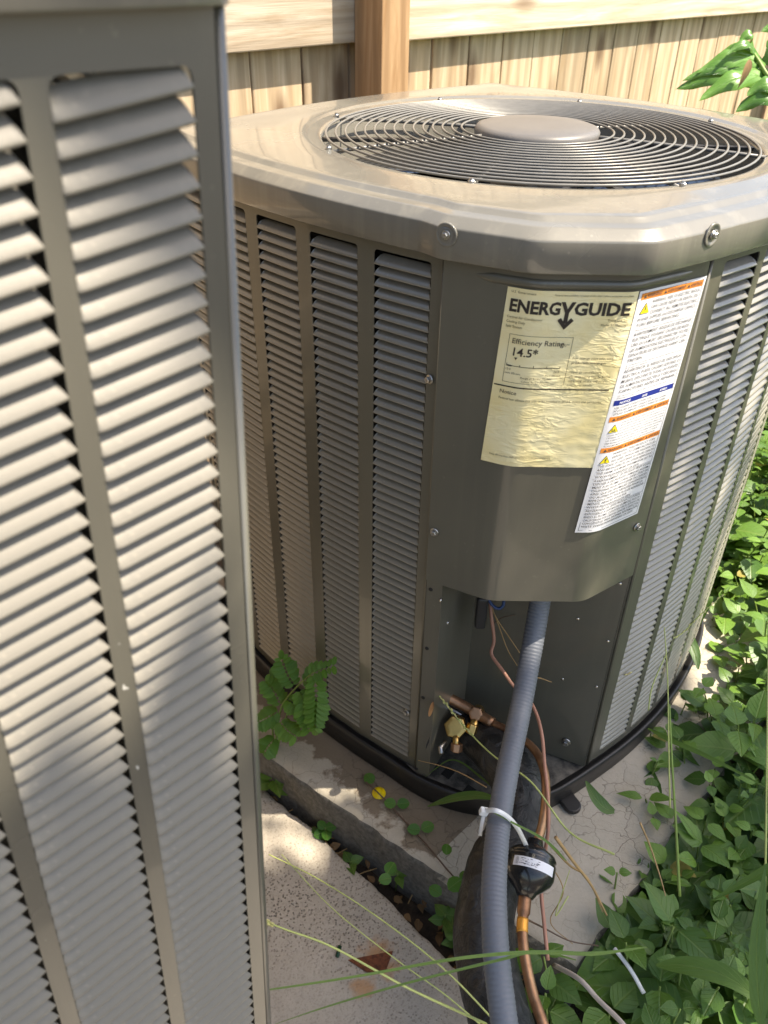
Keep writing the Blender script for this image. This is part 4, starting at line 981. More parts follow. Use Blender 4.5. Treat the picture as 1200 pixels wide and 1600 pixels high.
# drier label wrapped on the cylinder
a_ = dx.orthogonal().normalized(); toC = (CAM - (dA + dx * dl * .45)); toC = (toC - dx * toC.dot(dx)).normalized(); sdv = dx.cross(toC)
def drS(x, y, e): return dA + dx * (y / 1000) + (toC * math.cos(x) + sdv * math.sin(x)) * (RD + .0005 + e)
y0, y1 = dl * 430, dl * 615
b = MB(); nx = 24; xs = np.linspace(-1.05, .75, nx); vs = [drS(x, y_, 0) for y_ in (y0, y1) for x in xs]; b.add(vs, [(i, i + 1, nx + i + 1, nx + i) for i in range(nx - 1)])
lab = b.build('paper_label', M['white_sticker'], dr); lab.matrix_parent_inverse = Matrix.Translation(dB).inverted(); fix_normals(lab.data)
b = MB(); random.seed(3)
flip = 1 if (sdv.dot(_R) > 0) else -1
for i in range(46):
    if i < 10: xa = -.62 * flip + .012 * i * flip; ya = y0 + 1.5; yb = y1 - 1.5; wd = rnd(.002, .006)
    else: xa = rnd(-.45, .35) * flip * 1.0; ya = y0 + 1.5 + rnd(0, 1) * (y1 - y0 - 4); yb = ya + .5; wd = rnd(.02, .10)
    b.add([drS(xa, ya, .0003), drS(xa + wd, ya, .0003), drS(xa + wd, yb, .0003), drS(xa, yb, .0003)], [(0, 1, 2, 3)])
q = b.build('label_marks', M['ink'], lab, False)
cp2 = smooth_path([at_d(821, 1396, .940), at_d(818, 1425, .928), at_d(816, 1455, .915), at_d(821, 1500, .895), at_d(833, 1555, .872), at_d(852, 1610, .85), at_d(880, 1700, .83)], 10)
cp2r = resample(cp2, .003); b = MB(); b.tube(cp2r, lambda i, t: .0060 + (.0016 if i < 8 else 0), 16); c2 = tag(b.build('copper_pipe', M['copper']), 'lower copper pipe leaving the bottom of the black drier', 'pipe')
b = MB(); b.tube(cp2r[9:15], lambda i, t: .0066, 14); b.build('brazed_joint', M['braze'], c2)
# control cable
cc = smooth_path([at_d(764, 925, 1.07), at_d(768, 965, 1.07), at_d(772, 1000, 1.075), at_d(768, 1022, 1.075), at_d(785, 1047, 1.065), at_d(803, 1072, 1.06), at_d(824, 1090, 1.07), at_d(838, 1115, 1.06), at_d(847, 1150, 1.04), at_d(851, 1195, 1.035), at_d(856, 1245, 1.01), at_d(857, 1290, .99), at_d(852, 1330, .985), at_d(846, 1390, .97), at_d(850, 1440, .96), at_d(856, 1500, .95)], 8)
b = MB(); b.tube(cc, .0024, 8); tag(b.build('control_cable', M['cable_skin']), 'thin pinkish brown control cable hanging beside the grey conduit', 'cable')
# cable tie
tie = thing('cable_tie', 'white nylon cable tie around the grey conduit and black pipe', 'cable tie', tuple(at_d(757, 1270, .90)))
pinv = Matrix.Translation(at_d(757, 1270, .90)).inverted()
b = MB(); tp = smooth_path([at_d(754, 1268, .895), at_d(772, 1266, .876), at_d(790, 1274, .878), at_d(806, 1290, .895), at_d(818, 1312, .93), at_d(826, 1330, .97)], 8)
for i in range(len(tp) - 1):
    pass
def strap(bm_, pp, wv, th_):
    for i in range(len(pp)):
        t_ = (pp[min(i + 1, len(pp) - 1)] - pp[max(i - 1, 0)]).normalized(); nrm = (CAM - pp[i]); nrm = (nrm - t_ * nrm.dot(t_)).normalized(); s_ = t_.cross(nrm)
        bm_.v += [pp[i] + s_ * wv / 2, pp[i] - s_ * wv / 2, pp[i] + s_ * wv / 2 - nrm * th_, pp[i] - s_ * wv / 2 - nrm * th_]
    for i in range(len(pp) - 1):
        a = i * 4; bb = a + 4; bm_.f += [(a, a + 1, bb + 1, bb), (a + 2, bb + 2, bb + 3, a + 3), (a, bb, bb + 2, a + 2), (a + 1, a + 3, bb + 3, bb + 1)]
strap(b, tp, .0052, .0012); o = b.build('strap', M['white_nylon'], tie); o.matrix_parent_inverse = pinv
b = MB(); strap(b, smooth_path([at_d(756, 1272, .894), at_d(753, 1287, .897), at_d(750, 1306, .905)], 5), .0042, .0012); o = b.build('tail', M['white_nylon'], tie); o.matrix_parent_inverse = pinv
b = MB(); b.box(at_d(756, 1268, .893), (.0095, .007, .0085), Matrix.Rotation(.3, 3, 'Y')); o = b.build('head', M['white_nylon'], tie, False); bevel_mod(o, .0012, 2); o.matrix_parent_inverse = pinv
# buried pipe stub in the weeds and pale cable
p = at_z(938, 1478, -.14); b = MB(); b.lathe([(.015, 0), (.015, .050), (.0175, .052), (.0175, .066), (.015, .067), (.012, .067)], p, (.05, -.05, 1), 20); tag(b.build('pipe_stub', M['pipe_black']), 'short black pipe stub standing among the weeds at the pad corner', 'pipe')
b = MB(); b.tube(smooth_path([at_z(866, 1508, -.03), at_z(905, 1530, .0), at_d(935, 1562, .93), at_d(975, 1602, .90), at_d(1010, 1650, .88)], 8), .0030, 8); tag(b.build('pale_cable', M['pale_root']), 'thin pale cable lying over the weeds near the pad corner', 'cable')
b = MB(); b.tube(smooth_path([at_z(960, 1482, .0), at_z(985, 1515, .0), at_z(1006, 1552, -.01)], 6), .0026, 8); tag(b.build('white_wire', M['white_nylon']), 'short white wire end showing through dark green leaves', 'wire')

# ------------------------------------------------------------------ small things on the concrete
p = at_z(592, 1240, ZP); b = MB(); b.lathe([(.0100, .0002), (.0104, .0012), (.0098, .0026), (.0062, .0030), (.0056, .0062), (.0046, .0070), (.002, .0071)], p, (.04, -.05, 1), 28)
tag(b.build('plastic_cap', M['yellow_plastic']), 'small round yellow plastic cap lying on the cracked concrete pad', 'plastic cap')
tri_ = [at_z(544, 1501, ZV), at_z(614, 1487, ZV), at_z(602, 1520, ZV), at_z(573, 1520, ZV)]
b = MB(); nn = 4; b.add([q + Vector((0, 0, .0006)) for q in tri_] + [q + Vector((0, 0, .0024)) for q in tri_], [(0, 1, 2, 3), (7, 6, 5, 4)] + [(i, (i + 1) % 4, 4 + (i + 1) % 4, 4 + i) for i in range(4)])
o = b.build('rusty_plate', M['rust'], None, False); fix_normals(o.data); tag(o, 'small rusty wedge of scrap metal on the paving slab', 'metal scrap')
p = at_z(527, 1497, ZV); b = MB(); b.tube([p + Vector((0, 0, .003)), p + Vector((.003, .014, .004))], .0026, 10); o = tag(b.build('wire_offcut', simple('dark_green', (0.01, 0.05, 0.02), .4).m), 'tiny dark green wire offcut on the paving slab', 'wire')

# ------------------------------------------------------------------ leaves and plants
def leaf_shape(L, W, fold=.25, droop=.25, curl=0.0, stations=(0.0, .12, .32, .55, .78, 1.0), prof=(0.0, .62, 1.0, .88, .48, 0.0)):
    """leaf along +y from the origin, up = +z; returns verts, faces, uvs"""
    vs = []; uv = []; fs = []; rows = []
    for t_, w_ in zip(stations, prof):
        y = L * t_; z = -droop * L * t_ * t_
        if w_ == 0: rows.append([len(vs)]); vs.append(Vector((0, y, z))); uv.append((.5, t_))
        else:
            hw = W / 2 * w_; r0 = len(vs); rows.append([r0, r0 + 1, r0 + 2])
            vs += [Vector((-hw, y, z + hw * fold)), Vector((0, y, z)), Vector((hw, y, z + hw * fold))]; uv += [(.5 - w_ / 2, t_), (.5, t_), (.5 + w_ / 2, t_)]
    for a, b in zip(rows, rows[1:]):
        if len(a) == 1 and len(b) == 3: fs += [(a[0], b[1], b[0]), (a[0], b[2], b[1])]
        elif len(a) == 3 and len(b) == 3: fs += [(a[0], a[1], b[1], b[0]), (a[1], a[2], b[2], b[1])]
        elif len(a) == 3 and len(b) == 1: fs += [(a[0], a[1], b[0]), (a[1], a[2], b[0])]
    return vs, fs, uv
def finish_leaf(name, vs, fs, uvs, tints, mat):
    me = mesh(name, vs, fs); ul = me.uv_layers.new(name='UVMap'); li = np.zeros(len(me.loops), dtype=np.int32); me.loops.foreach_get('vertex_index', li)
    ul.data.foreach_set('uv', np.array(uvs, dtype=np.float32)[li].ravel()); at = me.attributes.new('tint', 'FLOAT', 'POINT'); at.data.foreach_set('value', np.array(tints, dtype=np.float32)); me.materials.append(M[mat]); return me
class Fol:
    def __init__(s): s.v = []; s.f = []; s.uv = []; s.t = []
    def add(s, shape, Mx, tint):
        vs, fs, uv = shape; b = len(s.v); s.v += [Mx @ v for v in vs]; s.f += [tuple(i + b for i in f) for f in fs]; s.uv += uv; s.t += [tint] * len(vs)
    def me(s, name, mat): return finish_leaf(name, s.v, s.f, s.uv, s.t, mat)
def frame(p, ydir, up=Vector((0, 0, 1)), s=1.0):
    y = Vector(ydir).normalized(); x = y.cross(up)
    if x.length < 1e-4: x = Vector((1, 0, 0))
    x.normalize(); z = x.cross(y)
    return Matrix(((x.x * s, y.x * s, z.x * s, p.x), (x.y * s, y.y * s, z.y * s, p.y), (x.z * s, y.z * s, z.z * s, p.z), (0, 0, 0, 1)))
IVY = [leaf_shape(1, .74, .22, .22), leaf_shape(1, .82, .12, .35), leaf_shape(1, .66, .32, .10, prof=(0, .70, 1.0, .80, .40, 0)), leaf_shape(1, .78, .05, .30), leaf_shape(1, .40, .35, .30, prof=(0, .6, 1.0, .85, .45, 0))]
IVY_ME = [finish_leaf('leaf', s_[0], s_[1], s_[2], [.45] * len(s_[0]), 'ivy_leaf') for s_ in IVY]

# outline of the weeds against the pad, traced on the ground
edge_px = [(1128, 930), (1100, 985), (1072, 1050), (1022, 1120), (985, 1195), (985, 1260), (1000, 1300), (965, 1360), (955, 1410), (930, 1455), (880, 1500), (850, 1545), (850, 1700)]
edge = [at_z(px, py, .0) for px, py in edge_px]
def right_of_edge(p):
    ys = [e.y for e in edge][::-1]; xs = [e.x for e in edge][::-1]
    if p.y > edge[0].y: return max((p.x + p.y) / R2 - .71, p.x - (edge[0].x + (p.y - edge[0].y)))
    return p.x - np.interp(p.y, ys, xs)
def in_view(p, m=80):
    d = p - CAM; z = d.dot(_F)
    if z < .1: return False
    return -m < 600 + FPX * d.dot(_R) / z < 1200 + m and -m < 800 - FPX * d.dot(_U) / z < 1600 + m
random.seed(21)
clusters = []
def sprig(p, h, nn, ls):
    """one weed: leaning stem with opposite pairs of leaves; returns stem path and leaf matrices"""
    lean = Vector((rnd(-1, 1), rnd(-1, 1), 0)); lean = lean * rnd(.1, .5) * h
    base = Vector((p.x, p.y, -.15)); top = base + lean + Vector((0, 0, h)); path = [base, base.lerp(top, .5) + Vector((rnd(-.01, .01), rnd(-.01, .01), 0)), top]; lv = []; a = rnd(0, 6.28)
    for k in range(nn):
        t_ = 1 - k * .22; q = base.lerp(top, t_); a += PI / 2 + rnd(-.3, .3); sz = ls * (.55 if k == 0 else 1.0) * rnd(.75, 1.15)
        for s_ in (0, PI):
            el = rnd(-.25, .35) + (.35 if k == 0 else 0); d = Vector((math.cos(a + s_) * math.cos(el), math.sin(a + s_) * math.cos(el), math.sin(el)))
            up = Vector((rnd(-.25, .25), rnd(-.25, .25), 1)); lv.append((frame(q + d * sz * .14, d, up, sz), min(1, max(0, .5 + rnd(-.35, .35) + (.25 if k == 0 else 0)))))
    return path, lv
fol = Fol(); yel = Fol(); stems = MB(); cand = []
random.seed(22)
# weeds close to the camera and along the pad
tries = 0
while len(cand) < 1500 and tries < 90000:
    tries += 1; p = Vector((rnd(-.1, 1.5), rnd(-.55, 2.0), 0)); u, v = uv_of(p)
    if right_of_edge(p) < .012 + .02 * mnoise.noise((p.x * 12, p.y * 12, 0)): continue
    if -.2 < v < .7 and -.1 < u < .60 and v > -.07: continue
    if not in_view(Vector((p.x, p.y, 0)), 130): continue
    dens = 1.0
    if dens < random.random(): continue
    cand.append(p)
for p in cand:
    u, v = uv_of(p); e = right_of_edge(p); mound = .5 + .5 * mnoise.noise((p.x * 5, p.y * 5, 2)); h = .075 + .075 * min(1, e / .15) + .07 * mound * min(1, e / .25)
    if e < .035: h = .125 + rnd(-.01, .02)
    ls = (rnd(.045, .085) if random.random() < .45 else rnd(.026, .05)) if e > .04 else rnd(.026, .048); clusters.append((p, h, random.choice((2, 3, 3, 4)), ls))
# which ones are built as plants of their own: those that show largest
def dist(c_): return (Vector((c_[0].x, c_[0].y, c_[1] - .15)) - CAM).length
vis = [c_ for c_ in clusters if in_view(Vector((c_[0].x, c_[0].y, c_[1] - .15)), -10)]
vis.sort(key=lambda c_: dist(c_) - c_[1] * 1.5); own = set(id(c_) for c_ in vis[:38])
for c_ in clusters:
    path, lv = sprig(*c_)
    if id(c_) in own:
        r = thing('ground_cover_plant', 'leafy green weed in the near patch of ground cover beside the concrete pad', 'weed', tuple(path[0]), 'near ground cover weeds'); Ti = Matrix.Translation(path[0]).inverted()
        b = MB(); b.tube([Ti @ q for q in path], .0013, 6); b.build('stem', M['green_stem'], r)
        for Mx, ti in lv: o = obj('leaf', IVY_ME[random.randrange(4)], None, r); o.matrix_local = Ti @ Mx
    else:
        stems.tube(path, .0012, 4, caps=False)
        for Mx, ti in lv: (yel if random.random() < .025 else fol).add(IVY[random.choice((0, 1, 2, 3, 0, 1, 2, 3, 4))], Mx, ti)
# farther weeds, thinner and larger patches
random.seed(5)
for _ in range(3400):
    p = Vector((rnd(.3, 3.6), rnd(-.6, 4.2), 0)); u, v = uv_of(p)
    if v > 1.12 or (u < .70 and v > -.1) or right_of_edge(p) < .02: continue
    if (p - CAM).length < 1.55 and in_view(Vector((p.x, p.y, 0)), 60): continue
    path, lv = sprig(p, .12 + .14 * (.5 + .5 * mnoise.noise((p.x * 3, p.y * 3, 7))) + .16 * min(2.5, max(0, u - .72)), random.choice((2, 3, 4)), rnd(.04, .075)); stems.tube(path, .0015, 4, caps=False)
    for Mx, ti in lv: (yel if random.random() < .025 else fol).add(IVY[random.choice((0, 1, 2, 3, 0, 1, 2, 3, 4))], Mx, ti)
go = obj('ground_cover', fol.me('ground_cover', 'ivy_leaf')); tag(go, 'dense mat of green leafy weeds spreading along the concrete pad', 'ground cover', kind='stuff')
leaf_mat('yellowed_leaf', (0.30, 0.26, 0.03), (0.45, 0.36, 0.10), rough=.6)
tag(obj('yellowed_leaves', yel.me('yellowed_leaves', 'yellowed_leaf')), 'scattered yellowed leaves in the green weed mat', 'ground cover', kind='stuff')
st_ = stems.build('ground_cover_stems', M['green_stem']); tag(st_, 'thin green stems under the leafy weed mat', 'ground cover', kind='stuff')

# pinnate weed growing out of the gap by the unit's left panel
random.seed(11)
LFT = leaf_shape(1, .52, .1, .12, stations=(0, .2, .5, .8, 1.0), prof=(0, .8, 1, .75, 0))
def frond(path, n, ls, mat='weed_leaf', tint=.5):
    fo = Fol(); P = resample(path, sum((b - a).length for a, b in zip(path, path[1:])) / n)
    for i, q in enumerate(P[1:], 1):
        t_ = (P[min(i + 1, len(P) - 1)] - P[i - 1]).normalized(); sd_ = t_.cross(Vector((0, -.35, 1))).normalized(); e_ = math.sin(min(1, (i + .6) / len(P)) * PI) ** .5 if i < len(P) - 1 else .8
        for s_ in (-1, 1):
            d = sd_ * s_ + t_ * .35 + Vector((0, 0, rnd(-.15, .05))); fo.add(LFT, frame(q, d, Vector((0, -.5, 1)) + Vector((rnd(-.2, .2), rnd(-.2, .2), 0)), ls * e_ * rnd(.85, 1.1)), tint + rnd(-.15, .15))
    return fo
wr = at_z(428, 1205, -.13)
weed = thing('pinnate_weed', 'bright green weed with feathery paired leaflets beside the left louvred panel', 'weed', tuple(wr)); Wi = Matrix.Translation(wr).inverted()
top = [[(428, 1205, 1.29), (432, 1150, 1.27), (440, 1105, 1.25), (462, 1075, 1.22), (492, 1048, 1.19)], [(430, 1200, 1.29), (426, 1140, 1.28), (425, 1085, 1.27)], [(430, 1180, 1.28), (450, 1110, 1.25)]]
b = MB()
for q in top: b.tube([Wi @ k_ for k_ in smooth_path([at_d(*e_) for e_ in q], 6)], lambda i, t_: lerp(.0022, .001, t_), 6)
b.build('stem', M['green_stem'], weed)
for q, n_, ls in ([[(462, 1075, 1.22), (450, 1055, 1.22), (440, 1030, 1.22)], 8, .021], [[(470, 1068, 1.21), (490, 1052, 1.19), (520, 1040, 1.17)], 8, .019], [[(490, 1050, 1.19), (494, 1085, 1.185), (492, 1138, 1.185)], 11, .023], [[(466, 1075, 1.215), (478, 1105, 1.20), (484, 1140, 1.195)], 10, .022], [[(440, 1105, 1.25), (428, 1080, 1.25), (415, 1065, 1.25)], 8, .02], [[(438, 1110, 1.25), (420, 1120, 1.25), (405, 1128, 1.25)], 7, .022], [[(436, 1125, 1.25), (448, 1140, 1.23), (462, 1150, 1.21)], 8, .021], [[(432, 1150, 1.26), (420, 1165, 1.25), (414, 1175, 1.25)], 6, .02], [[(446, 1092, 1.24), (462, 1100, 1.22), (470, 1112, 1.21)], 6, .02], [[(425, 1085, 1.27), (430, 1060, 1.265), (438, 1048, 1.26)], 6, .017]):
    fo = frond(smooth_path([at_d(*e_) for e_ in q], 6), n_, ls, tint=rnd(.3, .75)); me = fo.me('frond', 'weed_leaf'); o = obj('frond', me, None, weed); o.matrix_parent_inverse = Wi

# creeping vine across the pad with round paired leaves
RND = leaf_shape(1, .86, .1, .12, stations=(0, .14, .38, .66, .88, 1.0), prof=(0, .66, 1.0, .93, .58, 0))
RND_ME = finish_leaf('round_leaf', *RND, [.05] * len(RND[0]), 'weed_leaf')
vp = smooth_path([at_z(572, 1222, ZP + .012), at_z(592, 1240, ZP + .012), at_z(625, 1275, ZP + .004), at_z(665, 1318, ZP + .004), at_z(700, 1360, ZP + .006), at_z(738, 1402, ZP + .004)], 8)
vine = thing('creeping_vine', 'thin brown vine with small round paired leaves creeping over the pad', 'vine', tuple(vp[0])); Vi = Matrix.Translation(vp[0]).inverted()
b = MB(); b.tube([Vi @ q for q in vp], .0011, 6); b.build('stem', M['brown_stem'], vine)
for (px, py, ang, ls) in ((583, 1224, 2.2, .020), (619, 1257, 3.0, .018), (620, 1257, .1, .019), (657, 1297, 3.1, .019), (658, 1296, .35, .020), (697, 1336, 1.4, .017), (690, 1398, 2.6, .019), (700, 1390, .6, .024), (728, 1378, 1.8, .016), (604, 1366, 1.0, .02), (612, 1372, 3.4, .018)):
    o = obj('leaf', RND_ME, None, vine); o.matrix_local = Vi @ frame(at_z(px, py, ZP + .010), Vector((math.cos(ang), math.sin(ang), .15)), Vector((rnd(-.2, .2), -.3, 1)), ls)

# seedlings in the gap between pad and paving
random.seed(17)
def seedling(px, py, n, ls, label, z=-.15, h=.03):
    p = at_z(px, py, z); r = thing('seedling', label, 'weed', tuple(p), 'seedlings in the gap'); b = MB(); b.tube([Vector((0, 0, 0)), Vector((.002, -.002, h))], .0011, 6); b.build('stem', M['green_stem'], r)
    for k_ in range(n):
        a = k_ * 2.4 + rnd(-.3, .3); o = obj('leaf', IVY_ME[k_ % 4] if ls > .019 else RND_ME, None, r); o.matrix_local = frame(Vector((.002, -.002, h * (1 - .12 * k_ / 2))), Vector((math.cos(a), math.sin(a), rnd(0, .4))), Vector((rnd(-.2, .2), rnd(-.4, 0), 1)), ls * rnd(.8, 1.15))
seedling(508, 1318, 5, .017, 'tiny seedling in the gap below the middle of the pad edge', h=.045)
seedling(497, 1322, 2, .022, 'small two-leaved seedling at the upper end of the gap')
seedling(546, 1362, 3, .022, 'low green seedling half hidden by the paving slab edge')
seedling(618, 1392, 3, .022, 'round-leaved seedling against the dark side of the pad', h=.05)
seedling(690, 1462, 6, .026, 'bushy seedling at the lower end of the gap beside the black pipe', h=.06)
seedling(712, 1490, 5, .028, 'leafy seedling crowding the black insulated pipe', h=.05)
seedling(430, 1248, 6, .035, 'green weed tuft at the edge of the near unit above the paving', h=.06)
seedling(440, 1232, 5, .032, 'yellowish weed tuft on the pad corner beside the near unit', h=.05)

# leaf litter in the gap
lit = Fol()
for _ in range(130):
    v = rnd(-.16, .36); u = rnd(-.205, -.125); p = UV(u, v, -.146 + rnd(0, .02)); a = rnd(0, 6.3); lit.add(IVY[random.randrange(4)], frame(p, Vector((math.cos(a), math.sin(a), rnd(-.3, .3))), Vector((rnd(-1, 1), rnd(-1, 1), 1)), rnd(.007, .018)), rnd(0, .7))
tag(obj('leaf_litter', lit.me('leaf_litter', 'dry_leaf')), 'brown dry leaf litter in the gap between the two slabs', 'leaf litter', kind='stuff')
tw = MB()
for _ in range(30):
    v = rnd(-.16, .33); p = UV(rnd(-.2, -.13), v, -.14); a = rnd(0, 6.3); d = Vector((math.cos(a), math.sin(a), rnd(-.1, .25))) * rnd(.015, .04); tw.tube([p - d, p + Vector((0, 0, .004)), p + d], .0009, 5)
tag(tw.build('twig_litter', M['dry_stem']), 'dry twigs and grass bits in the gap between the slabs', 'twig litter', kind='stuff')

# ---- grasses: blades and stalks
def blade_mesh(path, width, fold=.3, up=Vector((0, 0, 1)), tint=.5, shape=None):
    vs = []; uv = []; fs = []; n = len(path)
    for i, p in enumerate(path):
        t_ = (path[min(i + 1, n - 1)] - path[max(i - 1, 0)]).normalized(); s_ = t_.cross(up).normalized(); nr = s_.cross(t_); f = i / (n - 1)
        w_ = width * (shape(f) if shape else min(1, f * 5 + .25) * (1 - f ** 2.2)) / 2 + .0002
        vs += [p - s_ * w_ + nr * w_ * fold, p, p + s_ * w_ + nr * w_ * fold]; uv += [(0, f * 1.0), (.5, f), (1, f)]
    for i in range(n - 1): a = i * 3; fs += [(a, a + 1, a + 4, a + 3), (a + 1, a + 2, a + 5, a + 4)]
    return finish_leaf('blade', vs, fs, uv, [tint] * len(vs), 'grass_leaf')
def grass_blade(label, pix, width, tint, up=Vector((0, -.4, 1)), name='long_grass', fold=.3, shape=None):
    P = smooth_path([at_d(*q) for q in pix], 8); o = obj(name, None) if False else None
    me = blade_mesh(P, width, fold, up, tint, shape); o = obj(name, me); return tag(o, label, 'grass', 'grass blades and stalks')
lance = lambda f: math.sin(PI * min(1, f * .93 + .06)) ** .75
grass_blade('broad dark green blade lying across the base pan beside the conduit', [(775, 1248, 1.03), (745, 1243, 1.05), (710, 1247, 1.07), (668, 1260, 1.10)], 0.0112, .15, shape=lance)
grass_blade('pointed green leaf standing at the pad beside the hold-down foot', [(960, 1268, 1.12), (945, 1262, 1.12), (930, 1246, 1.12), (915, 1220, 1.13)], 0.0176, .35, shape=lance)
grass_blade('drooping dark leaf hanging by the lower corner of the right panel', [(1071, 985, 1.38), (1077, 1000, 1.37), (1086, 1022, 1.36), (1091, 1046, 1.35)], 0.0192, .25, shape=lance)
grass_blade('upright green leaf at the far pad corner beside the right panel', [(1087, 985, 1.42), (1096, 962, 1.41), (1108, 940, 1.40), (1114, 932, 1.40)], 0.0112, .45, shape=lance)
grass_blade('long pale green blade slanting over the weeds by the right panel', [(1012, 1138, 1.16), (1050, 1158, 1.13), (1100, 1180, 1.10), (1150, 1205, 1.07), (1215, 1240, 1.03)], 0.0081, .8)
grass_blade('broad light green blade across the weeds in the lower corner', [(1190, 1566, .86), (1140, 1528, .88), (1080, 1510, .90), (1025, 1508, .92)], 0.0224, .75, shape=lance)
grass_blade('dark upright blade at the right edge above the broad light blade', [(1188, 1600, .80), (1182, 1480, .80), (1196, 1350, .80)], 0.0208, .2)
grass_blade('blurred green blade leaning from the right edge over the weeds', [(1230, 1340, .84), (1170, 1375, .86), (1110, 1408, .88)], 0.0099, .5)
grass_blade('thin green blade crossing in front of the grey conduit near the bottom', [(1010, 1480, .78), (930, 1490, .76), (860, 1488, .75), (790, 1490, .735), (700, 1500, .72), (560, 1525, .70), (430, 1545, .66), (340, 1555, .62)], 0.0032, .7)
grass_blade('second thin blade arching across the bottom of the conduit', [(900, 1500, .80), (840, 1487, .77), (780, 1500, .75), (640, 1535, .72), (520, 1570, .70), (430, 1600, .68)], 0.0025, .6)
grass_blade('yellow-green blade crossing the white cable tie', [(885, 1345, .90), (850, 1312, .89), (800, 1285, .885), (757, 1262, .89)], 0.0029, .95)
grass_blade('bent dry-tipped blade over the base pan floor', [(772, 1232, 1.10), (748, 1212, 1.13), (722, 1192, 1.15), (702, 1188, 1.16), (682, 1200, 1.17), (664, 1214, 1.18)], 0.0026, .85)
def stalk(label, pix, r=.0011, seeds=0, seed_from=.6, mat='pale_stalk', cat='grass'):
    P = smooth_path([at_d(*q) for q in pix], 10); root = thing('grass_stalk', label, cat, tuple(P[0]), 'grass blades and stalks'); Ti = Matrix.Translation(P[0]).inverted()
    b = MB(); b.tube([Ti @ q for q in P], lambda i, t_: r * lerp(1.1, .55, t_), 6); b.build('stem', M[mat], root)
    if seeds:
        sb_ = MB(); k0 = int(len(P) * seed_from); seg = resample(P[k0:], sum((q - p_).length for p_, q in zip(P[k0:], P[k0 + 1:])) / seeds)
        for i, q in enumerate(seg):
            t_ = (seg[min(i + 1, len(seg) - 1)] - seg[max(i - 1, 0)]).normalized(); s_ = t_.orthogonal().normalized(); s_ = Matrix.Rotation(i * 2.4, 3, t_) @ s_
            c_ = Ti @ (q + s_ * r * 1.3); sb_.tube([c_ - t_ * .0022, c_ - t_ * .0006, c_ + t_ * .0008, c_ + t_ * .0026], lambda i2, t2: (.0003, .0010, .0010, .0003)[i2], 6)
        sb_.build('seed_head', M['seed'], root)
    return root
stalk('tall thin stalk rising straight in front of the right panel', [(1047, 1262, 1.05), (1045, 1180, 1.05), (1043, 1060, 1.06), (1038, 980, 1.07)])
stalk('seed-headed stalk leaning over the lower right louvres', [(1013, 1110, 1.20), (1020, 1070, 1.20), (1050, 1000, 1.21), (1072, 930, 1.22), (1088, 870, 1.23), (1097, 830, 1.23)], .0010, 46, .45)
stalk('stalk with bent seed head near the pad and right panel', [(1040, 1002, 1.19), (1065, 990, 1.2), (1090, 965, 1.2), (1120, 938, 1.2), (1128, 930, 1.2)], .0009, 14, .1)
stalk('tall pale stalk at the right edge of the weeds', [(1192, 1600, .95), (1196, 1350, .96), (1199, 1120, .97), (1201, 940, .98)], .0014)
stalk('green stalk rising from the weeds beside the pad corner', [(1062, 1400, .95), (1056, 1290, .95), (1050, 1190, .95), (1046, 1100, .96)], .0017, mat='green_stem')
stalk('yellow-green seed stalk arching over the brass valves', [(960, 1335, .94), (890, 1300, .97), (830, 1222, 1.00), (770, 1180, 1.04), (725, 1135, 1.08), (690, 1092, 1.10), (656, 1064, 1.11)], .0012, 30, .62)
stalk('seed-tipped stalk over the paving beside the near unit', [(760, 1600, .80), (640, 1545, .78), (520, 1480, .76), (440, 1450, .74), (374, 1422, .72)], .0012, 26, .80)
stalk('long thin grass stem lying diagonally over the paving slab', [(800, 1625, .86), (700, 1520, .88), (600, 1440, .90), (500, 1375, .92), (420, 1335, .94)], .0010)
stalk('faint grass stem crossing the rust stain', [(750, 1600, .84), (690, 1550, .85), (620, 1500, .86), (520, 1420, .88), (440, 1335, .90)], .0008)
stalk('dry straw bent over the base pan floor', [(760, 1230, 1.09), (720, 1208, 1.12), (690, 1197, 1.14), (653, 1188, 1.16)], .0008, mat='dry_stem')
stalk('dry brown root hanging under the corner cover', [(762, 935, 1.08), (775, 965, 1.08), (795, 995, 1.08), (812, 1020, 1.08)], .0010, mat='dry_stem')
stalk('second dry root dangling beside the control cable', [(765, 940, 1.085), (780, 980, 1.09), (793, 1015, 1.09), (808, 1040, 1.08)], .0009, mat='dry_stem')
stalk('dry curled root crossing the recess behind the conduit', [(770, 975, 1.10), (785, 965, 1.10), (805, 961, 1.10)], .0009, mat='brown_stem')
stalk('dry straw poking out right of the conduit', [(825, 1056, 1.08), (845, 1060, 1.08), (862, 1066, 1.08)], .0009, mat='dry_stem')
stalk('dry seed tip caught on the service plate edge', [(937, 1066, 1.13), (950, 1062, 1.13), (965, 1056, 1.13), (985, 1052, 1.13)], .0009, 8, .4, mat='dry_stem')
stalk('dry stem leaning from the drier to the pad corner', [(868, 1308, .96), (895, 1345, .97), (925, 1385, .99), (948, 1430, 1.00)], .0022, mat='dry_stem')
stalk('second dry stem beside the drier', [(860, 1320, .97), (890, 1352, .98), (918, 1372, 1.0), (942, 1425, 1.0)], .0016, mat='dry_stem')
stalk('thin dry tendril over the pad near the drier', [(846, 1330, .97), (880, 1390, 1.0), (860, 1440, 1.02), (895, 1475, 1.0)], .0008, mat='dry_stem')
stalk('dark stem running from the copper pipe into the weeds', [(820, 1435, .95), (850, 1450, .97), (890, 1470, .98), (935, 1478, .99)], .0012, mat='brown_stem')
stalk('brown dead stem among the weeds below the hold-down foot', [(1000, 1285, 1.03), (1015, 1320, 1.02), (1030, 1365, 1.01), (1040, 1400, 1.0)], .0012, mat='dry_stem')
stalk('thin blade stem beside the conduit over the pad', [(888, 1400, .95), (868, 1430, .94), (890, 1360, .93), (858, 1415, .92)][:3], .0008)

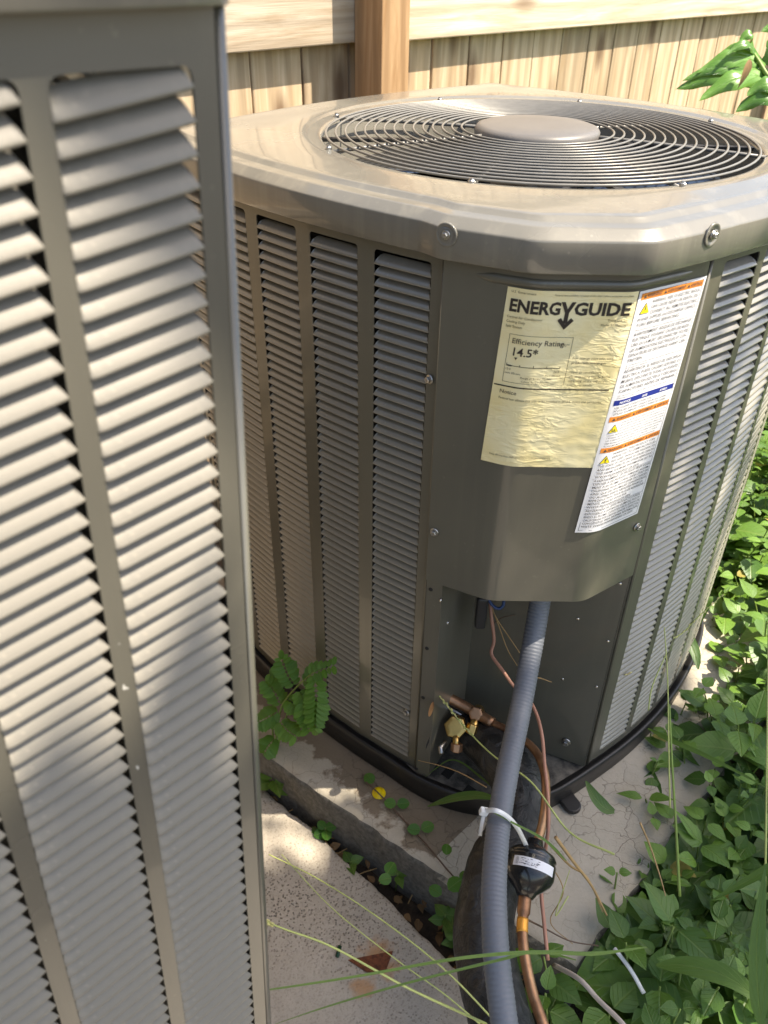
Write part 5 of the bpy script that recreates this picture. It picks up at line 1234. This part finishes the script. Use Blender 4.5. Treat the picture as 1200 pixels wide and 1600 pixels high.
# ---- lobed plant leaning in at the upper right
random.seed(31)
def lobe(fo, root, tip, width, tint, sag=.02):
    n = 14; P = []; side = (tip - root).cross(Vector((0, 0, 1))).normalized()
    for i in range(n):
        f = i / (n - 1); P.append(root.lerp(tip, f) + Vector((0, 0, sag * math.sin(PI * f) - sag * .6 * f * f)) + side * .004 * math.sin(f * 9))
    b0 = len(fo.v)
    for i, p in enumerate(P):
        t_ = (P[min(i + 1, n - 1)] - P[max(i - 1, 0)]).normalized(); s_ = t_.cross(Vector((.1, -.75, .65))).normalized(); nr = s_.cross(t_); f = i / (n - 1)
        w_ = width / 2 * (.45 + .55 * math.sin(PI * min(1, f * .8 + .12))) * (1 - f ** 5) * (1 + .14 * math.sin(f * 17 + root.x * 50)); wa = .10 * width * math.sin(f * 13)
        for q, (x_, zz) in enumerate(((-1, -.22), (-.5, .12), (0, 0), (.5, .12), (1, -.22))): fo.v.append(p + s_ * w_ * x_ + nr * (w_ * zz + wa * abs(x_))); fo.uv.append((.5 + x_ * .5, f)); fo.t.append(tint)
    for i in range(n - 1):
        for j in range(4): a = b0 + i * 5 + j; fo.f.append((a, a + 1, a + 6, a + 5))
pr = UV(2.05, .45, -.15)
ph_ = thing('philodendron_plant', 'glossy green plant with deeply lobed leaves leaning in at the upper right', 'plant', tuple(pr)); Pi = Matrix.Translation(pr).inverted()
for rib, lobes in (([(1250, 165, 1.62), (1205, 125, 1.60), (1185, 95, 1.60), (1170, 70, 1.61)], [((1212, 130), (1058, 130), .042), ((1205, 125), (1095, 148), .036), ((1200, 115), (1068, 117), .030), ((1195, 105), (1092, 104), .034), ((1190, 98), (1118, 82), .022), ((1185, 90), (1140, 76), .018), ((1176, 78), (1160, 58), .020), ((1205, 120), (1262, 66), .03), ((1195, 100), (1240, 40), .03), ((1225, 142), (1300, 100), .034)]),
                   ([(1300, 220, 1.60), (1250, 165, 1.57), (1215, 152, 1.55)], [((1240, 160), (1152, 166), .036), ((1225, 152), (1170, 140), .03), ((1250, 165), (1230, 215), .036), ((1245, 160), (1300, 130), .036)]),
                   ([(1330, 130, 1.75), (1260, 60, 1.72), (1225, 20, 1.72)], [((1290, 90), (1200, 70), .04), ((1265, 60), (1192, 40), .034), ((1250, 40), (1300, 0), .034), ((1280, 80), (1360, 50), .04)])):
    fo = Fol(); rp = smooth_path([at_d(*q) for q in rib], 6); mid_d = rib[1][2]
    for (a_, b_2, w_) in lobes: lobe(fo, at_d(a_[0], a_[1], mid_d + .01), at_d(b_2[0], b_2[1], mid_d - rnd(0, .07)), w_ * 1.15, rnd(.45, 1.0))
    o = obj('leaf', fo.me('leaf', 'philodendron_leaf'), None, ph_); o.matrix_parent_inverse = Pi
    b = MB(); b.tube([Pi @ q for q in smooth_path([pr, pr.lerp(rp[0], .5) + Vector((.05, 0, .12))] + rp[::6], 8)], lambda i, t_: lerp(.009, .002, t_), 8); b.build('leaf_stalk', M['green_stem'], ph_)
dl_ = leaf_shape(1, .3, .6, .4); me = finish_leaf('dead_leaf_tip', *dl_, [.9] * len(dl_[0]), 'dry_leaf'); o = obj('dead_leaf_tip', me, None, ph_); o.matrix_local = Pi @ frame(at_d(1172, 92, 1.55), at_d(1162, 128, 1.55) - at_d(1172, 92, 1.55), Vector((0, -1, .2)), .05)

# ---- garden tree beyond the right edge, whose crown throws the dappled shade
random.seed(44)
tb = Vector((2.65, -.55, -.15)); tree = thing('garden_tree', 'small leafy tree outside the frame shading the weeds', 'tree', tuple(tb)); Ti = Matrix.Translation(tb).inverted()
b = MB(); b.tube([Ti @ q for q in smooth_path([tb, tb + Vector((.03, .05, .9)), tb + Vector((-.05, .10, 1.8)), Vector((2.25, -.38, 2.7))], 8)], lambda i, t_: lerp(.075, .03, t_), 12); b.build('trunk', M['trunk_bark'], tree)
fo = Fol(); TL = leaf_shape(1, .5, .2, .25); lm = MB(); cc_ = Vector((1.98, -.28, 3.0))
for _i in range(140):
    if _i < 46: c0_, rx_, ry_, rz_ = cc_, .42, .28, .28
    elif _i < 86: c0_, rx_, ry_, rz_ = Vector((1.55, -.67, 2.95)), .29, .15, .16
    elif _i < 104: c0_, rx_, ry_, rz_ = Vector((1.78, -.52, 2.95)), .20, .13, .14
    elif _i < 126: c0_, rx_, ry_, rz_ = Vector((1.31, -.78, 2.95)), .10, .08, .10
    else: c0_, rx_, ry_, rz_ = Vector((.80, -.61, 3.0)), .08, .12, .08
    d = Vector((random.gauss(0, 1), random.gauss(0, 1), random.gauss(0, .8))); d.normalize(); e = c0_ + Vector((d.x * rx_, d.y * ry_, d.z * rz_)) * rnd(.35, 1.0); s0 = Vector((2.30, -.40, 2.4)).lerp(c0_, rnd(0, .5) if _i < 46 else .8)
    lm.tube([Ti @ q for q in smooth_path([s0, s0.lerp(e, .5) + Vector((0, 0, .05)), e], 4)], lambda i, t_: lerp(.012, .003, t_), 5)
    for k_ in range(34):
        q = s0.lerp(e, rnd(.35, 1.08)) if _i < 46 else e.lerp(c0_, rnd(0, .6)); q = q + Vector((rnd(-.08, .08), rnd(-.10, .10), rnd(-.09, .09))); a = rnd(0, 6.28); fo.add(TL, frame(q, Vector((math.cos(a), math.sin(a), rnd(-.6, .3))), Vector((rnd(-.6, .6), rnd(-.6, .6), 1)), rnd(.05, .10)), rnd(.1, .9))
for q in (Vector((1.52, -.68, 2.95)), Vector((.80, -.61, 3.0))): lm.tube([Ti @ k_ for k_ in smooth_path([Vector((2.30, -.40, 2.4)), Vector((2.30, -.40, 2.4)).lerp(q, .5) + Vector((0, 0, .1)), q], 6)], lambda i, t_: lerp(.025, .008, t_), 8)
lm.build('branches', M['trunk_bark'], tree); o = obj('crown', fo.me('crown', 'tree_leaf'), None, tree); o.matrix_parent_inverse = Ti
